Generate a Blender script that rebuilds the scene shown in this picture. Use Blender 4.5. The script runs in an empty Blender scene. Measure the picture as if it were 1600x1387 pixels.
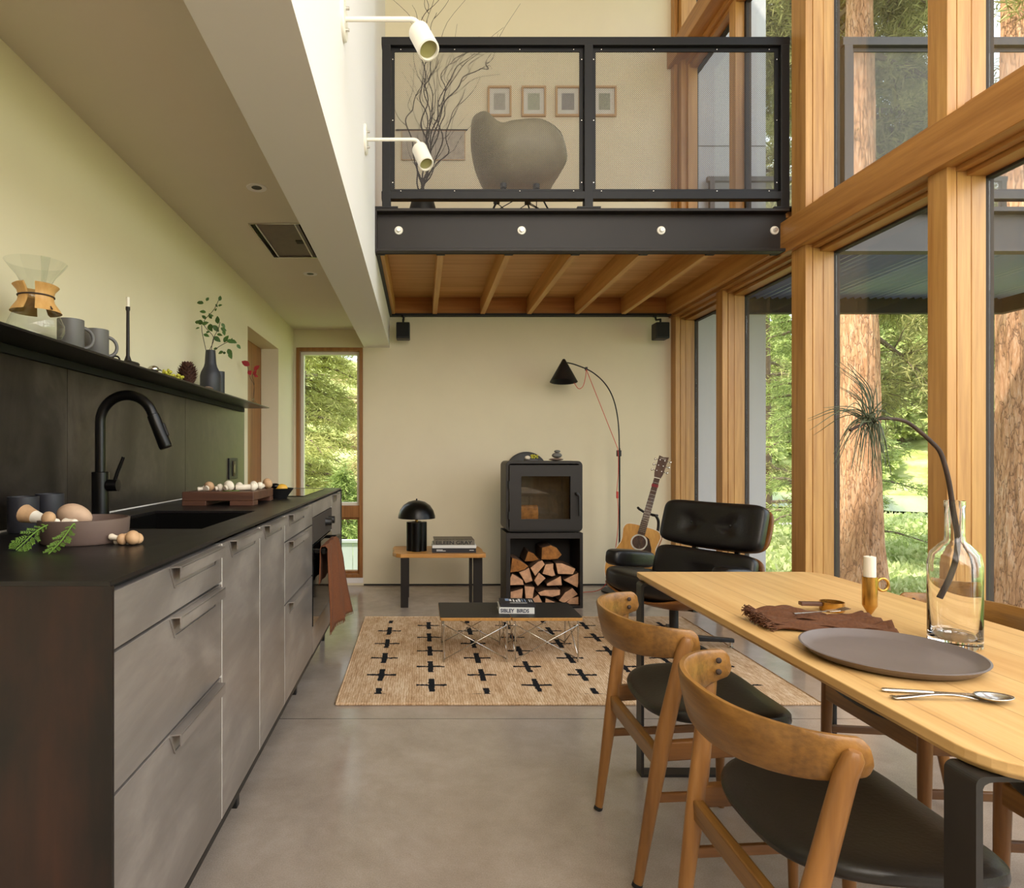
import bpy, bmesh, math, random
import numpy as np
from mathutils import Vector, Matrix

random.seed(7)
RNG = np.random.default_rng(11)
C = bpy.context.scene.collection
EYE = 1.15                      # camera height, metres
FPX = 1000.0                    # focal length in pixels of the 1600 px wide frame
VPX, VPY = 657.0, 712.0         # vanishing point of the room's long axis

# ------------------------------------------------------------------ camera, world, lights, exposure
cam_data = bpy.data.cameras.new('camera')
cam_data.sensor_fit = 'HORIZONTAL'
cam_data.sensor_width = 36.0
cam_data.lens = 36.0 * FPX / 1600.0
cam_data.shift_x = (800.0 - VPX) / 1600.0
cam_data.shift_y = (VPY - 693.5) / 1600.0
cam_data.clip_start = 0.05
cam_data.clip_end = 400.0
cam = bpy.data.objects.new('camera', cam_data)
cam.location = (0, 0, EYE)
cam.rotation_euler = (math.radians(90), 0, 0)
C.objects.link(cam)
bpy.context.scene.camera = cam

world = bpy.data.worlds.new('sky')
bpy.context.scene.world = world
world.use_nodes = True
_n = world.node_tree.nodes
_n['Background'].inputs['Color'].default_value = (0.80, 0.88, 1.0, 1)
_n['Background'].inputs['Strength'].default_value = 3.0

def light(name, kind, loc, aim, power, color=(1, 1, 1), size=None):
    d = bpy.data.lights.new(name, kind)
    d.energy = power
    d.color = color
    if kind == 'AREA':
        d.shape = 'RECTANGLE'
        d.size, d.size_y = size
    o = bpy.data.objects.new(name, d)
    o.location = loc
    o.rotation_euler = (Vector(aim) - Vector(loc)).to_track_quat('-Z', 'Z').to_euler()
    C.objects.link(o)
    return o

sun = light('sun', 'SUN', (-14, -8, 20), (0, 0, 0), 9.0, (1.0, 0.92, 0.78))
sun.data.angle = math.radians(3)
# added fill lamps out of view, lifting the room beyond its window daylight
light('fill_lamp_rear', 'AREA', (0.9, -2.8, 3.4), (0.9, 3, 2.6), 82, (1.0, 0.91, 0.80), (2.4, 3.6))
light('fill_lamp_side', 'AREA', (2.10, -0.30, 3.1), (-0.6, 3.4, 1.5), 225, (1.0, 0.945, 0.875), (4.6, 3.8))

vs = bpy.context.scene.view_settings
vs.view_transform = 'Standard'
vs.look = 'None'
vs.gamma = 1.0
vs.use_curve_mapping = False
vs.exposure = 0.0
bpy.context.scene.cycles.max_bounces = 8
bpy.context.scene.cycles.transparent_max_bounces = 16
bpy.context.scene.cycles.use_denoising = True
bpy.context.scene.cycles.caustics_reflective = False
bpy.context.scene.cycles.caustics_refractive = True

# ------------------------------------------------------------------ helpers
def at(px, py, d):
    """The point that the photograph shows at pixel (px, py), d metres into the room."""
    return Vector(((px - VPX) * d / FPX, d, EYE - (py - VPY) * d / FPX))

def lin(h):
    h = h.lstrip('#')
    c = [int(h[i:i + 2], 16) / 255 for i in (0, 2, 4)]
    return tuple(((x + 0.055) / 1.055) ** 2.4 if x > 0.04045 else x / 12.92 for x in c) + (1,)

class MB:
    """Collects geometry, then links it as ONE mesh object."""
    def __init__(self):
        self.v, self.f, self.m, self.s = [], [], [], []
    def add(self, vs, fs, mat=0, smooth=False):
        b = len(self.v)
        self.v.extend(tuple(p) for p in vs)
        for f in fs:
            self.f.append(tuple(b + i for i in f))
            self.m.append(mat)
            self.s.append(smooth)
        return self
    def box(self, x0, x1, y0, y1, z0, z1, mat=0):
        x0, x1 = sorted((x0, x1)); y0, y1 = sorted((y0, y1)); z0, z1 = sorted((z0, z1))
        return self.add([(x0, y0, z0), (x1, y0, z0), (x1, y1, z0), (x0, y1, z0), (x0, y0, z1), (x1, y0, z1), (x1, y1, z1), (x0, y1, z1)],
                        [(0, 3, 2, 1), (4, 5, 6, 7), (0, 1, 5, 4), (1, 2, 6, 5), (2, 3, 7, 6), (3, 0, 4, 7)], mat)
    def obox(self, c, u, v, w, mat=0):
        """Box with centre c and half-axis vectors u, v, w."""
        c, u, v, w = map(Vector, (c, u, v, w))
        p = [c + a * u + b * v + d * w for d in (-1, 1) for a, b in ((-1, -1), (1, -1), (1, 1), (-1, 1))]
        fs = [(0, 3, 2, 1), (4, 5, 6, 7), (0, 1, 5, 4), (1, 2, 6, 5), (2, 3, 7, 6), (3, 0, 4, 7)]
        if u.cross(v).dot(w) < 0: fs = [f[::-1] for f in fs]
        return self.add(p, fs, mat)
    def bar(self, a, b, w, h, up=(0, 0, 1), mat=0):
        """Rectangular bar from a to b, w wide, h high (towards up)."""
        a, b = Vector(a), Vector(b)
        t = (b - a); side = t.cross(Vector(up)).normalized(); upv = side.cross(t).normalized()
        return self.obox((a + b) / 2, t / 2, side * w / 2, upv * h / 2, mat)
    def tube(self, pts, r, n=10, mat=0, caps=True, flat=1.0, flat_dir=None):
        pts = [Vector(p) for p in pts]
        rs = r if hasattr(r, '__len__') else [r] * len(pts)
        vs, fs = [], []
        prev = pt = None
        for i, p in enumerate(pts):
            t = (pts[min(i + 1, len(pts) - 1)] - pts[max(i - 1, 0)])
            t = t.normalized() if t.length > 1e-9 else (pt or Vector((0, 0, 1)))
            if pt is not None and t.dot(pt) < -0.3: t = -t
            pt = t
            if prev is None:
                ref = Vector(flat_dir) if flat_dir else (Vector((0, 0, 1)) if abs(t.z) < 0.9 else Vector((1, 0, 0)))
                a = (ref - t * ref.dot(t)).normalized()
            else:
                a = prev - t * prev.dot(t)
                a = a.normalized() if a.length > 1e-6 else t.orthogonal().normalized()
            prev = a
            b = t.cross(a)
            for k in range(n):
                th = 2 * math.pi * k / n
                vs.append(p + rs[i] * (a * math.cos(th) * flat + b * math.sin(th)))
        for i in range(len(pts) - 1):
            for k in range(n):
                fs.append((i * n + k, i * n + (k + 1) % n, (i + 1) * n + (k + 1) % n, (i + 1) * n + k))
        self.add(vs, fs, mat, True)
        if caps:
            self.add(vs[:n], [tuple(range(n))[::-1]], mat)
            self.add(vs[-n:], [tuple(range(n))], mat)
        return self
    def lathe(self, prof, c=(0, 0, 0), n=32, mat=0, axis='z', smooth=True):
        """Revolves (radius, height) pairs about an axis through c."""
        vs, fs = [], []
        for r, z in prof:
            for k in range(n):
                th = 2 * math.pi * k / n
                x, y = r * math.cos(th), r * math.sin(th)
                p = {'z': (x, y, z), 'x': (z, x, y), 'y': (y, z, x)}[axis]
                vs.append((c[0] + p[0], c[1] + p[1], c[2] + p[2]))
        for i in range(len(prof) - 1):
            for k in range(n):
                fs.append((i * n + k, i * n + (k + 1) % n, (i + 1) * n + (k + 1) % n, (i + 1) * n + k))
        return self.add(vs, fs, mat, smooth)
    def prism(self, poly, a, b, plane='xy', mat=0, cap_mat=None):
        """Extrudes a 2-D outline from a to b along the remaining axis."""
        def P(u, v, w): return {'xy': (u, v, w), 'xz': (u, w, v), 'yz': (w, u, v)}[plane]
        n = len(poly)
        vs = [P(u, v, a) for u, v in poly] + [P(u, v, b) for u, v in poly]
        self.add(vs, [(i, (i + 1) % n, n + (i + 1) % n, n + i) for i in range(n)], mat)
        cm = mat if cap_mat is None else cap_mat
        self.add(vs[:n], [tuple(range(n))[::-1]], cm)
        self.add(vs[n:], [tuple(range(n))], cm)
        return self
    def ball(self, c, r, n=16, m=10, mat=0, e=(1, 1), axes=None):
        """(Super-)ellipsoid: half sizes r, exponents e = (around, up)."""
        r = r if hasattr(r, '__len__') else (r, r, r)
        ax = [Vector(a) for a in axes] if axes else [Vector((1, 0, 0)), Vector((0, 1, 0)), Vector((0, 0, 1))]
        sp = lambda v, p: math.copysign(abs(v) ** p, v)
        vs, fs = [], []
        for i in range(m + 1):
            ph = -math.pi / 2 + math.pi * i / m
            for k in range(n):
                th = 2 * math.pi * k / n
                cp = sp(math.cos(ph), e[1])
                q = (cp * sp(math.cos(th), e[0]) * r[0], cp * sp(math.sin(th), e[0]) * r[1], sp(math.sin(ph), e[1]) * r[2])
                vs.append(Vector(c) + ax[0] * q[0] + ax[1] * q[1] + ax[2] * q[2])
        for i in range(m):
            for k in range(n):
                fs.append((i * n + k, i * n + (k + 1) % n, (i + 1) * n + (k + 1) % n, (i + 1) * n + k))
        return self.add(vs, fs, mat, True)
    def grid(self, fn, nu, nv, mat=0, smooth=True, closed_u=False):
        """Surface of fn(u, v), u and v in 0..1."""
        vs = [fn(i / nu, j / nv) for j in range(nv + 1) for i in range(nu + 1)]
        w = nu + 1
        return self.add(vs, [(j * w + i, j * w + i + 1, (j + 1) * w + i + 1, (j + 1) * w + i) for j in range(nv) for i in range(nu)], mat, smooth)
    def build(self, name, mat, parent=None, bevel=0, solid=0, sub=0, recalc=True, segs=2):
        me = bpy.data.meshes.new(name)
        org = ORG.get(parent.name, Vector()) if parent else Vector()
        me.from_pydata([tuple(Vector(p) - org) for p in self.v], [], self.f)
        for m in (mat if isinstance(mat, (list, tuple)) else [mat]):
            me.materials.append(m)
        me.polygons.foreach_set('material_index', self.m)
        me.polygons.foreach_set('use_smooth', self.s)
        bm = bmesh.new(); bm.from_mesh(me)
        bmesh.ops.remove_doubles(bm, verts=bm.verts, dist=1e-5)
        if recalc: bmesh.ops.recalc_face_normals(bm, faces=bm.faces)
        for ed in bm.edges:
            if len(ed.link_faces) == 2 and ed.calc_face_angle(0) > 0.70: ed.smooth = False
        bm.to_mesh(me); bm.free()
        o = bpy.data.objects.new(name, me)
        C.objects.link(o)
        if parent:
            o.parent = parent
            ORG[o.name] = org
        if bevel:
            md = o.modifiers.new('bevel', 'BEVEL'); md.width = bevel; md.segments = segs; md.limit_method = 'ANGLE'; md.angle_limit = math.radians(40)
        if solid:
            md = o.modifiers.new('solid', 'SOLIDIFY'); md.thickness = solid; md.offset = 0
        if sub:
            md = o.modifiers.new('sub', 'SUBSURF'); md.levels = sub; md.render_levels = sub
        return o

ORG = {}
def tag(o, label, cat, group=None, kind=None):
    o['label'] = label
    o['category'] = cat
    if group: o['group'] = group
    if kind: o['kind'] = kind
    return o
def thing(name, loc, label, cat, group=None):
    """An Empty at the thing's base; its parts are parented to it."""
    o = bpy.data.objects.new(name, None)
    o.empty_display_size = 0.05
    o.location = loc
    C.objects.link(o)
    ORG[o.name] = Vector(loc)
    return tag(o, label, cat, group)
def struct(o):
    o['kind'] = 'structure'
    return o
def copy_thing(o, parent=None):
    c = o.copy(); C.objects.link(c)
    if parent: c.parent = parent
    for ch in list(o.children): copy_thing(ch, c)
    return c
def smooth_path(pts, n=8):
    """Catmull-Rom curve through pts."""
    p = [Vector(q) for q in pts]
    p = [p[0] * 2 - p[1]] + p + [p[-1] * 2 - p[-2]]
    out = []
    for i in range(1, len(p) - 2):
        for k in range(n):
            t = k / n
            out.append(0.5 * ((2 * p[i]) + (p[i + 1] - p[i - 1]) * t + (2 * p[i - 1] - 5 * p[i] + 4 * p[i + 1] - p[i + 2]) * t * t + (3 * p[i] - p[i - 1] - 3 * p[i + 1] + p[i + 2]) * t ** 3))
    return out + [p[-2]]
def arc(c, r, a0, a1, n=12):
    return [(c[0] + r * math.cos(math.radians(a0 + (a1 - a0) * i / n)), c[1] + r * math.sin(math.radians(a0 + (a1 - a0) * i / n))) for i in range(n + 1)]
def rrect(x0, x1, y0, y1, r, n=6):
    return arc((x1 - r, y1 - r), r, 0, 90, n) + arc((x0 + r, y1 - r), r, 90, 180, n) + arc((x0 + r, y0 + r), r, 180, 270, n) + arc((x1 - r, y0 + r), r, 270, 360, n)

def lettering(text, size, origin, udir, vdir, mat, parent, name='lettering', lift=0.0006, width=None, bold=0.0):
    """Flat letters: origin is the lower left corner, udir the reading direction."""
    cu = bpy.data.curves.new(name, 'FONT')
    cu.body = text; cu.size = size; cu.offset = bold; cu.resolution_u = 3
    tmp = bpy.data.objects.new(name, cu)
    me = bpy.data.meshes.new_from_object(tmp)
    bpy.data.objects.remove(tmp)
    xs = [v.co.x for v in me.vertices]
    k = (width / (max(xs) - min(xs))) if width else 1.0
    u, v = Vector(udir).normalized(), Vector(vdir).normalized()
    n = u.cross(v)
    b = MB()
    b.add([Vector(origin) + u * (q.co.x - min(xs)) * k + v * q.co.y + n * lift for q in me.vertices], [tuple(p.vertices) for p in me.polygons])
    return b.build(name, mat, parent, recalc=False)

# ------------------------------------------------------------------ materials
class NT:
    def __init__(self, name):
        self.mat = bpy.data.materials.new(name)
        self.mat.use_nodes = True
        self.t = self.mat.node_tree
        self.b = self.t.nodes['Principled BSDF']
        self.out = self.t.nodes['Material Output']
    def n(self, kind, **kw):
        nd = self.t.nodes.new(kind)
        for k, v in kw.items():
            if k.startswith('i_'):
                key = k[2:].replace('_', ' ')
                nd.inputs[int(key) if key.isdigit() else key].default_value = v
            else: setattr(nd, k, v)
        return nd
    def l(self, a, b): self.t.links.new(a, b)
    def coords(self, scale=(1, 1, 1), space='Object', rot=(0, 0, 0)):
        tc = self.n('ShaderNodeTexCoord'); mp = self.n('ShaderNodeMapping')
        mp.inputs['Scale'].default_value = scale
        mp.inputs['Rotation'].default_value = rot
        self.l(tc.outputs[space], mp.inputs['Vector'])
        return mp.outputs['Vector']
    def noise(self, vec, scale, detail=6, rough=0.6, dist=0.0):
        nd = self.n('ShaderNodeTexNoise')
        nd.inputs['Scale'].default_value = scale; nd.inputs['Detail'].default_value = detail
        nd.inputs['Roughness'].default_value = rough; nd.inputs['Distortion'].default_value = dist
        self.l(vec, nd.inputs['Vector'])
        return nd.outputs['Fac']
    def ramp(self, fac, stops):
        r = self.n('ShaderNodeValToRGB')
        e = r.color_ramp.elements
        while len(e) < len(stops): e.new(0.5)
        for k, (p, c) in enumerate(stops): e[k].position = p; e[k].color = c
        self.l(fac, r.inputs['Fac'])
        return r.outputs['Color']
    def mix(self, fac, a, b, blend='MIX'):
        m = self.n('ShaderNodeMix', data_type='RGBA', blend_type=blend)
        for s, v in ((m.inputs['Factor'], fac), (m.inputs[6], a), (m.inputs[7], b)):
            if hasattr(v, 'node'): self.l(v, s)
            else: s.default_value = v
        return m.outputs[2]
    def math(self, op, a, b=None, c=None):
        m = self.n('ShaderNodeMath', operation=op)
        for i, v in enumerate((a, b, c)):
            if v is None: continue
            if hasattr(v, 'node'): self.l(v, m.inputs[i])
            else: m.inputs[i].default_value = v
        return m.outputs[0]
    def bump(self, h, strength=0.2, dist=0.01):
        b = self.n('ShaderNodeBump')
        b.inputs['Strength'].default_value = strength; b.inputs['Distance'].default_value = dist
        self.l(h, b.inputs['Height']); self.l(b.outputs['Normal'], self.b.inputs['Normal'])
    def color(self, c):
        if hasattr(c, 'node'): self.l(c, self.b.inputs['Base Color'])
        else: self.b.inputs['Base Color'].default_value = c
    def rough(self, r, metal=0.0, spec=None):
        if hasattr(r, 'node'): self.l(r, self.b.inputs['Roughness'])
        else: self.b.inputs['Roughness'].default_value = r
        self.b.inputs['Metallic'].default_value = metal
        if spec is not None: self.b.inputs['Specular IOR Level'].default_value = spec
        return self.mat

def plain(name, col, rough=0.6, metal=0.0, var=0.0, scale=20.0, bump=0.0, spec=None):
    t = NT(name)
    c = lin(col)
    if var or bump:
        f = t.noise(t.coords(), scale)
        if var:
            t.color(t.ramp(f, [(0.3, tuple(x * (1 - var) for x in c[:3]) + (1,)), (0.7, tuple(min(1, x * (1 + var)) for x in c[:3]) + (1,))]))
        else: t.color(c)
        if bump: t.bump(f, bump)
    else: t.color(c)
    return t.rough(rough, metal, spec)

def wood(name, dark, light_, axis='z', rough=0.45, fine=60.0, planks=None):
    """Streaky grain along one axis; planks = (axis index, width) shifts tone board by board."""
    t = NT(name)
    sc = {'x': (0.05, 1, 1), 'y': (1, 0.05, 1), 'z': (1, 1, 0.05)}[axis]
    v = t.coords(sc)
    f1 = t.noise(v, 9.0, 4, 0.55, 1.2)
    f2 = t.noise(v, fine, 3, 0.6)
    f = t.math('ADD', t.math('MULTIPLY', f1, 0.65), t.math('MULTIPLY', f2, 0.35))
    col = t.ramp(f, [(0.32, lin(dark)), (0.66, lin(light_))])
    if planks:
        tc = t.n('ShaderNodeTexCoord'); sep = t.n('ShaderNodeSeparateXYZ')
        t.l(tc.outputs['Object'], sep.inputs[0])
        q = t.math('DIVIDE', sep.outputs[planks[0]], planks[1])
        wn = t.n('ShaderNodeTexWhiteNoise', noise_dimensions='1D')
        t.l(t.math('FLOOR', q), wn.inputs['W'])
        col = t.mix(t.math('MULTIPLY', wn.outputs['Value'], 0.35), col, lin(dark), 'MIX')
        fr = t.math('FRACT', q)
        seam = t.math('LESS_THAN', t.math('ABSOLUTE', t.math('SUBTRACT', fr, 0.5)), 0.492)
        col = t.mix(seam, tuple(x * 0.72 for x in lin(dark)[:3]) + (1,), col)
    t.color(col)
    t.bump(f2, 0.08)
    return t.rough(rough)

def glassy(name, tint=(1, 1, 1, 1), ior=1.45, rough=0.0):
    """Thin clear sheet: sees through, reflects at grazing angles."""
    t = NT(name)
    t.t.nodes.remove(t.b)
    tr = t.n('ShaderNodeBsdfTransparent'); tr.inputs[0].default_value = tint
    gl = t.n('ShaderNodeBsdfGlossy'); gl.inputs['Roughness'].default_value = rough
    fr = t.n('ShaderNodeFresnel'); geo = t.n('ShaderNodeNewGeometry')
    bf = geo.outputs['Backfacing']     # the same reflectance from either side of the sheet
    t.l(t.math('ADD', t.math('MULTIPLY', bf, 1 / ior - ior), ior), fr.inputs['IOR'])
    mx = t.n('ShaderNodeMixShader')
    t.l(fr.outputs[0], mx.inputs[0]); t.l(tr.outputs[0], mx.inputs[1]); t.l(gl.outputs[0], mx.inputs[2])
    t.l(mx.outputs[0], t.out.inputs['Surface'])
    return t.mat

def leafy(name, dark, light_, scale=2.0, trans=0.35):
    t = NT(name)
    geo = t.n('ShaderNodeNewGeometry')
    f = t.noise(t.coords(), scale, 3)
    ff = t.math('ADD', t.math('MULTIPLY', f, 0.6), t.math('MULTIPLY', geo.outputs['Random Per Island'], 0.5))
    col = t.ramp(ff, [(0.25, lin(dark)), (0.8, lin(light_))])
    t.color(col); t.rough(0.6, 0, 0.2)
    tl = t.n('ShaderNodeBsdfTranslucent'); t.l(col, tl.inputs['Color'])
    mx = t.n('ShaderNodeMixShader'); mx.inputs[0].default_value = trans
    t.l(t.b.outputs[0], mx.inputs[1]); t.l(tl.outputs[0], mx.inputs[2])
    t.l(mx.outputs[0], t.out.inputs['Surface'])
    return t.mat

def perforated(name, col, pitch=0.0115, open_=0.70):
    """Sheet with staggered round holes cut by transparency (object x and z)."""
    t = NT(name)
    tc = t.n('ShaderNodeTexCoord'); sep = t.n('ShaderNodeSeparateXYZ')
    t.l(tc.outputs['Object'], sep.inputs[0])
    fx = t.math('ABSOLUTE', t.math('SUBTRACT', t.math('FRACT', t.math('DIVIDE', sep.outputs[0], pitch)), 0.5))
    fz = t.math('ABSOLUTE', t.math('SUBTRACT', t.math('FRACT', t.math('DIVIDE', sep.outputs[2], pitch)), 0.5))
    d1 = t.math('ADD', t.math('MULTIPLY', fx, fx), t.math('MULTIPLY', fz, fz))
    gx, gz = t.math('SUBTRACT', 0.5, fx), t.math('SUBTRACT', 0.5, fz)
    d2 = t.math('ADD', t.math('MULTIPLY', gx, gx), t.math('MULTIPLY', gz, gz))
    solid = t.math('GREATER_THAN', t.math('MINIMUM', d1, d2), open_ / (2 * math.pi))
    t.color(lin(col)); t.rough(0.5, 0.3)
    tr = t.n('ShaderNodeBsdfTransparent')
    mx = t.n('ShaderNodeMixShader')
    t.l(solid, mx.inputs[0]); t.l(tr.outputs[0], mx.inputs[1]); t.l(t.b.outputs[0], mx.inputs[2])
    t.l(mx.outputs[0], t.out.inputs['Surface'])
    return t.mat

def concrete():
    t = NT('polished_concrete')
    v = t.coords()
    big = t.noise(v, 1.6, 6, 0.7, 0.3); mid = t.noise(v, 7.0, 6, 0.7); fine = t.noise(v, 260.0, 2, 0.5)
    f = t.math('ADD', t.math('ADD', t.math('MULTIPLY', big, 0.45), t.math('MULTIPLY', mid, 0.25)), t.math('MULTIPLY', fine, 0.30))
    col = t.ramp(f, [(0.30, lin('#83766a')), (0.52, lin('#a6998d')), (0.72, lin('#bfb3a9'))])
    tc = t.n('ShaderNodeTexCoord'); sep = t.n('ShaderNodeSeparateXYZ'); t.l(tc.outputs['Object'], sep.inputs[0])
    j1 = t.math('LESS_THAN', t.math('ABSOLUTE', t.math('SUBTRACT', sep.outputs[1], 2.80)), 0.0022)
    col = t.mix(j1, col, lin('#4c4843'))
    t.color(col)
    t.bump(f, 0.05)
    r = t.ramp(mid, [(0.3, (0.09, 0.09, 0.09, 1)), (0.7, (0.20, 0.20, 0.20, 1))])
    return t.rough(r, 0, 0.8)

def patina(name, a, b, c, rough=0.42, metal=0.6, scale=2.2, stretch=(1, 1, 0.6), spec=0.5, streak=(1, 1, 0.08)):
    """Blackened or brushed sheet steel with soft clouds and faint streaks."""
    t = NT(name)
    f1 = t.noise(t.coords(stretch), scale, 6, 0.6, 0.8)
    f2 = t.noise(t.coords(streak), 40.0, 4, 0.6)
    f = t.math('ADD', t.math('MULTIPLY', f1, 0.86), t.math('MULTIPLY', f2, 0.14))
    t.color(t.ramp(f, [(0.33, lin(a)), (0.5, lin(b)), (0.68, lin(c))]))
    t.bump(f2, 0.03)
    rr = t.math('ADD', t.math('MULTIPLY', f1, 0.25), rough - 0.12)
    return t.rough(rr, metal, spec)

def bark():
    t = NT('pine_bark')
    v = t.coords((1, 1, 0.22))
    nz = t.n('ShaderNodeTexNoise'); nz.inputs['Scale'].default_value = 7.0; nz.inputs['Detail'].default_value = 5; t.l(v, nz.inputs['Vector'])
    mixv = t.n('ShaderNodeMix', data_type='VECTOR'); mixv.inputs['Factor'].default_value = 0.30
    t.l(v, mixv.inputs[4]); t.l(nz.outputs['Color'], mixv.inputs[5])
    vo = t.n('ShaderNodeTexVoronoi', feature='DISTANCE_TO_EDGE'); vo.inputs['Scale'].default_value = 17.0
    t.l(mixv.outputs[1], vo.inputs['Vector'])
    fine = t.noise(t.coords((1, 1, 0.18)), 38.0, 8, 0.72, 0.6)
    big = t.noise(t.coords((1, 1, 0.5)), 3.0, 3)
    c = t.ramp(t.math('ADD', t.math('MULTIPLY', fine, 0.7), t.math('MULTIPLY', big, 0.3)), [(0.32, lin('#8a6048')), (0.5, lin('#c69470')), (0.68, lin('#e4c0a4'))])
    c = t.mix(t.ramp(vo.outputs['Distance'], [(0.0, (0.75, 0.75, 0.75, 1)), (0.06, (0, 0, 0, 1))]), c, lin('#5d443a'))
    t.color(c)
    h = t.math('ADD', t.math('MINIMUM', vo.outputs['Distance'], 0.10), t.math('MULTIPLY', fine, 0.25))
    t.bump(h, 0.8, 0.06)
    return t.rough(0.9, 0, 0.1)

def jute(pattern=False):
    """Coarse jute weave; with the staggered woven crosses when pattern is set (rug-centred coordinates)."""
    t = NT('jute_weave_with_crosses' if pattern else 'jute_weave')
    tc = t.n('ShaderNodeTexCoord')
    f = t.noise(t.coords((1, 0.16, 1)), 85.0, 5, 0.8)
    g = t.noise(t.coords(), 190.0, 3, 0.75)
    big = t.noise(t.coords((1.0, 0.3, 1)), 14.0, 3, 0.6)
    wv = t.n('ShaderNodeTexWave', bands_direction='X'); wv.inputs['Scale'].default_value = 26.0; wv.inputs['Distortion'].default_value = 3.0
    t.l(tc.outputs['Object'], wv.inputs['Vector'])
    h = t.math('ADD', t.math('ADD', t.math('MULTIPLY', f, 0.46), t.math('MULTIPLY', g, 0.26)), t.math('ADD', t.math('MULTIPLY', wv.outputs['Fac'], 0.06), t.math('MULTIPLY', big, 0.22)))
    col = t.ramp(h, [(0.36, lin('#94704c')), (0.49, lin('#caa884')), (0.62, lin('#ecd8bc'))])
    if pattern:
        sep = t.n('ShaderNodeSeparateXYZ'); t.l(tc.outputs['Object'], sep.inputs[0])
        j = t.math('MULTIPLY', t.math('SUBTRACT', t.noise(t.coords((0.6, 1, 1)), 75.0, 2), 0.5), 0.034)
        j2 = t.math('MULTIPLY', t.math('SUBTRACT', t.noise(t.coords((1, 0.6, 1)), 70.0, 2), 0.5), 0.022)
        X, Y = sep.outputs[0], sep.outputs[1]
        AND = lambda p, q: t.math('MULTIPLY', p, q)
        def cell(v, origin, step):     # distance to the nearest lattice line
            q = t.math('DIVIDE', t.math('SUBTRACT', v, origin), step)
            return t.math('MULTIPLY', t.math('ABSOLUTE', t.math('SUBTRACT', t.math('FRACT', t.math('ADD', q, 20.5)), 0.5)), step)
        def cross(xo, yo):
            dx, dy = cell(X, xo, 0.523), cell(Y, yo, 0.279)
            vert = AND(t.math('LESS_THAN', t.math('ADD', dx, j2), 0.0145), t.math('LESS_THAN', dy, 0.090))
            arm = AND(t.math('LESS_THAN', t.math('ADD', dy, j), 0.0115), t.math('LESS_THAN', dx, 0.076))
            return t.math('MAXIMUM', vert, arm)
        a = AND(cross(-0.933, -0.407), AND(t.math('GREATER_THAN', Y, -0.675), t.math('LESS_THAN', Y, 0.69)))
        b = AND(cross(-0.675, -0.555), AND(t.math('GREATER_THAN', Y, -0.675), t.math('LESS_THAN', Y, 0.69)))
        edge = t.math('LESS_THAN', t.math('ABSOLUTE', X), 1.075)
        col = t.mix(AND(edge, t.math('MAXIMUM', a, b)), col, lin('#1f2024'))
    t.color(col)
    t.bump(h, 0.7, 0.005)
    return t.rough(0.95, 0, 0.1)

M = {}
M['wall'] = plain('white_plaster', '#e2d6b9', 0.75, var=0.02, scale=3.0)
M['ceiling'] = plain('ceiling_plaster', '#d6cab8', 0.8, var=0.02, scale=2.0)
M['wall_bright'] = plain('white_paint', '#e4dedc', 0.7)
M['floor'] = concrete()
M['gap'] = plain('shadow_gap_black', '#151311', 0.8)
M['fir_z'] = wood('fir_upright', '#9a6730', '#cc9a58', 'z', 0.42)
M['fir_y'] = wood('fir_lengthwise', '#8f5b26', '#bd8646', 'y', 0.42)
M['fir_x'] = wood('fir_crosswise', '#a06528', '#c98f4c', 'x', 0.42)
M['fir_dark'] = wood('fir_brown', '#7a4c22', '#a56f38', 'z', 0.45)
M['ply'] = wood('fir_plywood', '#b98442', '#dfb272', 'x', 0.5, 25.0)
M['joist'] = wood('fir_joist', '#b07a3a', '#dcaa66', 'y', 0.5, 30.0)
M['ledger'] = wood('fir_ledger', '#94591f', '#c58440', 'x', 0.5, 30.0)
M['black_steel'] = plain('black_painted_steel', '#141314', 0.5, 0.0, var=0.12, scale=6.0, spec=0.3)
M['dark_steel'] = plain('dark_brown_steel', '#1e1814', 0.5, 0.0, var=0.15, scale=3.0, spec=0.35)
M['out_steel'] = plain('weathered_grey_steel', '#4c4541', 0.5, 0.2, var=0.1, scale=4.0)
M['mesh'] = perforated('perforated_black_sheet', '#4b4a4b')
M['mesh_out'] = perforated('perforated_grey_sheet', '#7a746e', 0.0115, 0.70)
M['alu'] = plain('grey_aluminium_frame', '#3f3834', 0.75, 0.0, spec=0.2)
M['glass'] = glassy('window_glass', (0.97, 0.985, 0.975, 1), 1.35)
_t = NT('clear_glass'); _t.color((1, 1, 1, 1)); _t.b.inputs['Transmission Weight'].default_value = 1.0; _t.b.inputs['IOR'].default_value = 1.45
M['clear'] = _t.rough(0.0)
M['thin_clear'] = glassy('thin_clear_glass', (0.93, 0.95, 0.94, 1), 1.6)
M['backsplash'] = patina('blackened_steel_sheet', '#241f1d', '#3a3430', '#58504a', 0.36, 0.45, 4.0, (1, 1, 0.8), 0.5, (1, 0.5, 0.5))
M['counter'] = patina('waxed_black_worktop', '#161414', '#211e1d', '#2e2a28', 0.34, 0.35, 2.0, (1, 1, 1))
M['rusty'] = patina('rusty_steel_panel', '#111010', '#1d1716', '#3b241c', 0.42, 0.3, 2.6, (1, 1.5, 0.4))
M['front'] = patina('brushed_steel_front', '#76706b', '#8c8580', '#a8a099', 0.36, 0.5, 3.0, (1, 0.6, 1.5), 0.5, (1, 0.10, 1))
M['edge'] = plain('bare_steel_edge', '#ded9d0', 0.5, 0.1)
M['black_matte'] = plain('matte_black', '#141313', 0.5)
M['black_gloss'] = plain('gloss_black_glass', '#08080a', 0.06, 0.0, spec=0.6)
M['faucet'] = plain('satin_black_metal', '#0d0c0b', 0.3, 0.4)
M['chrome'] = plain('chrome', '#c9c5be', 0.22, 1.0)
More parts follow.
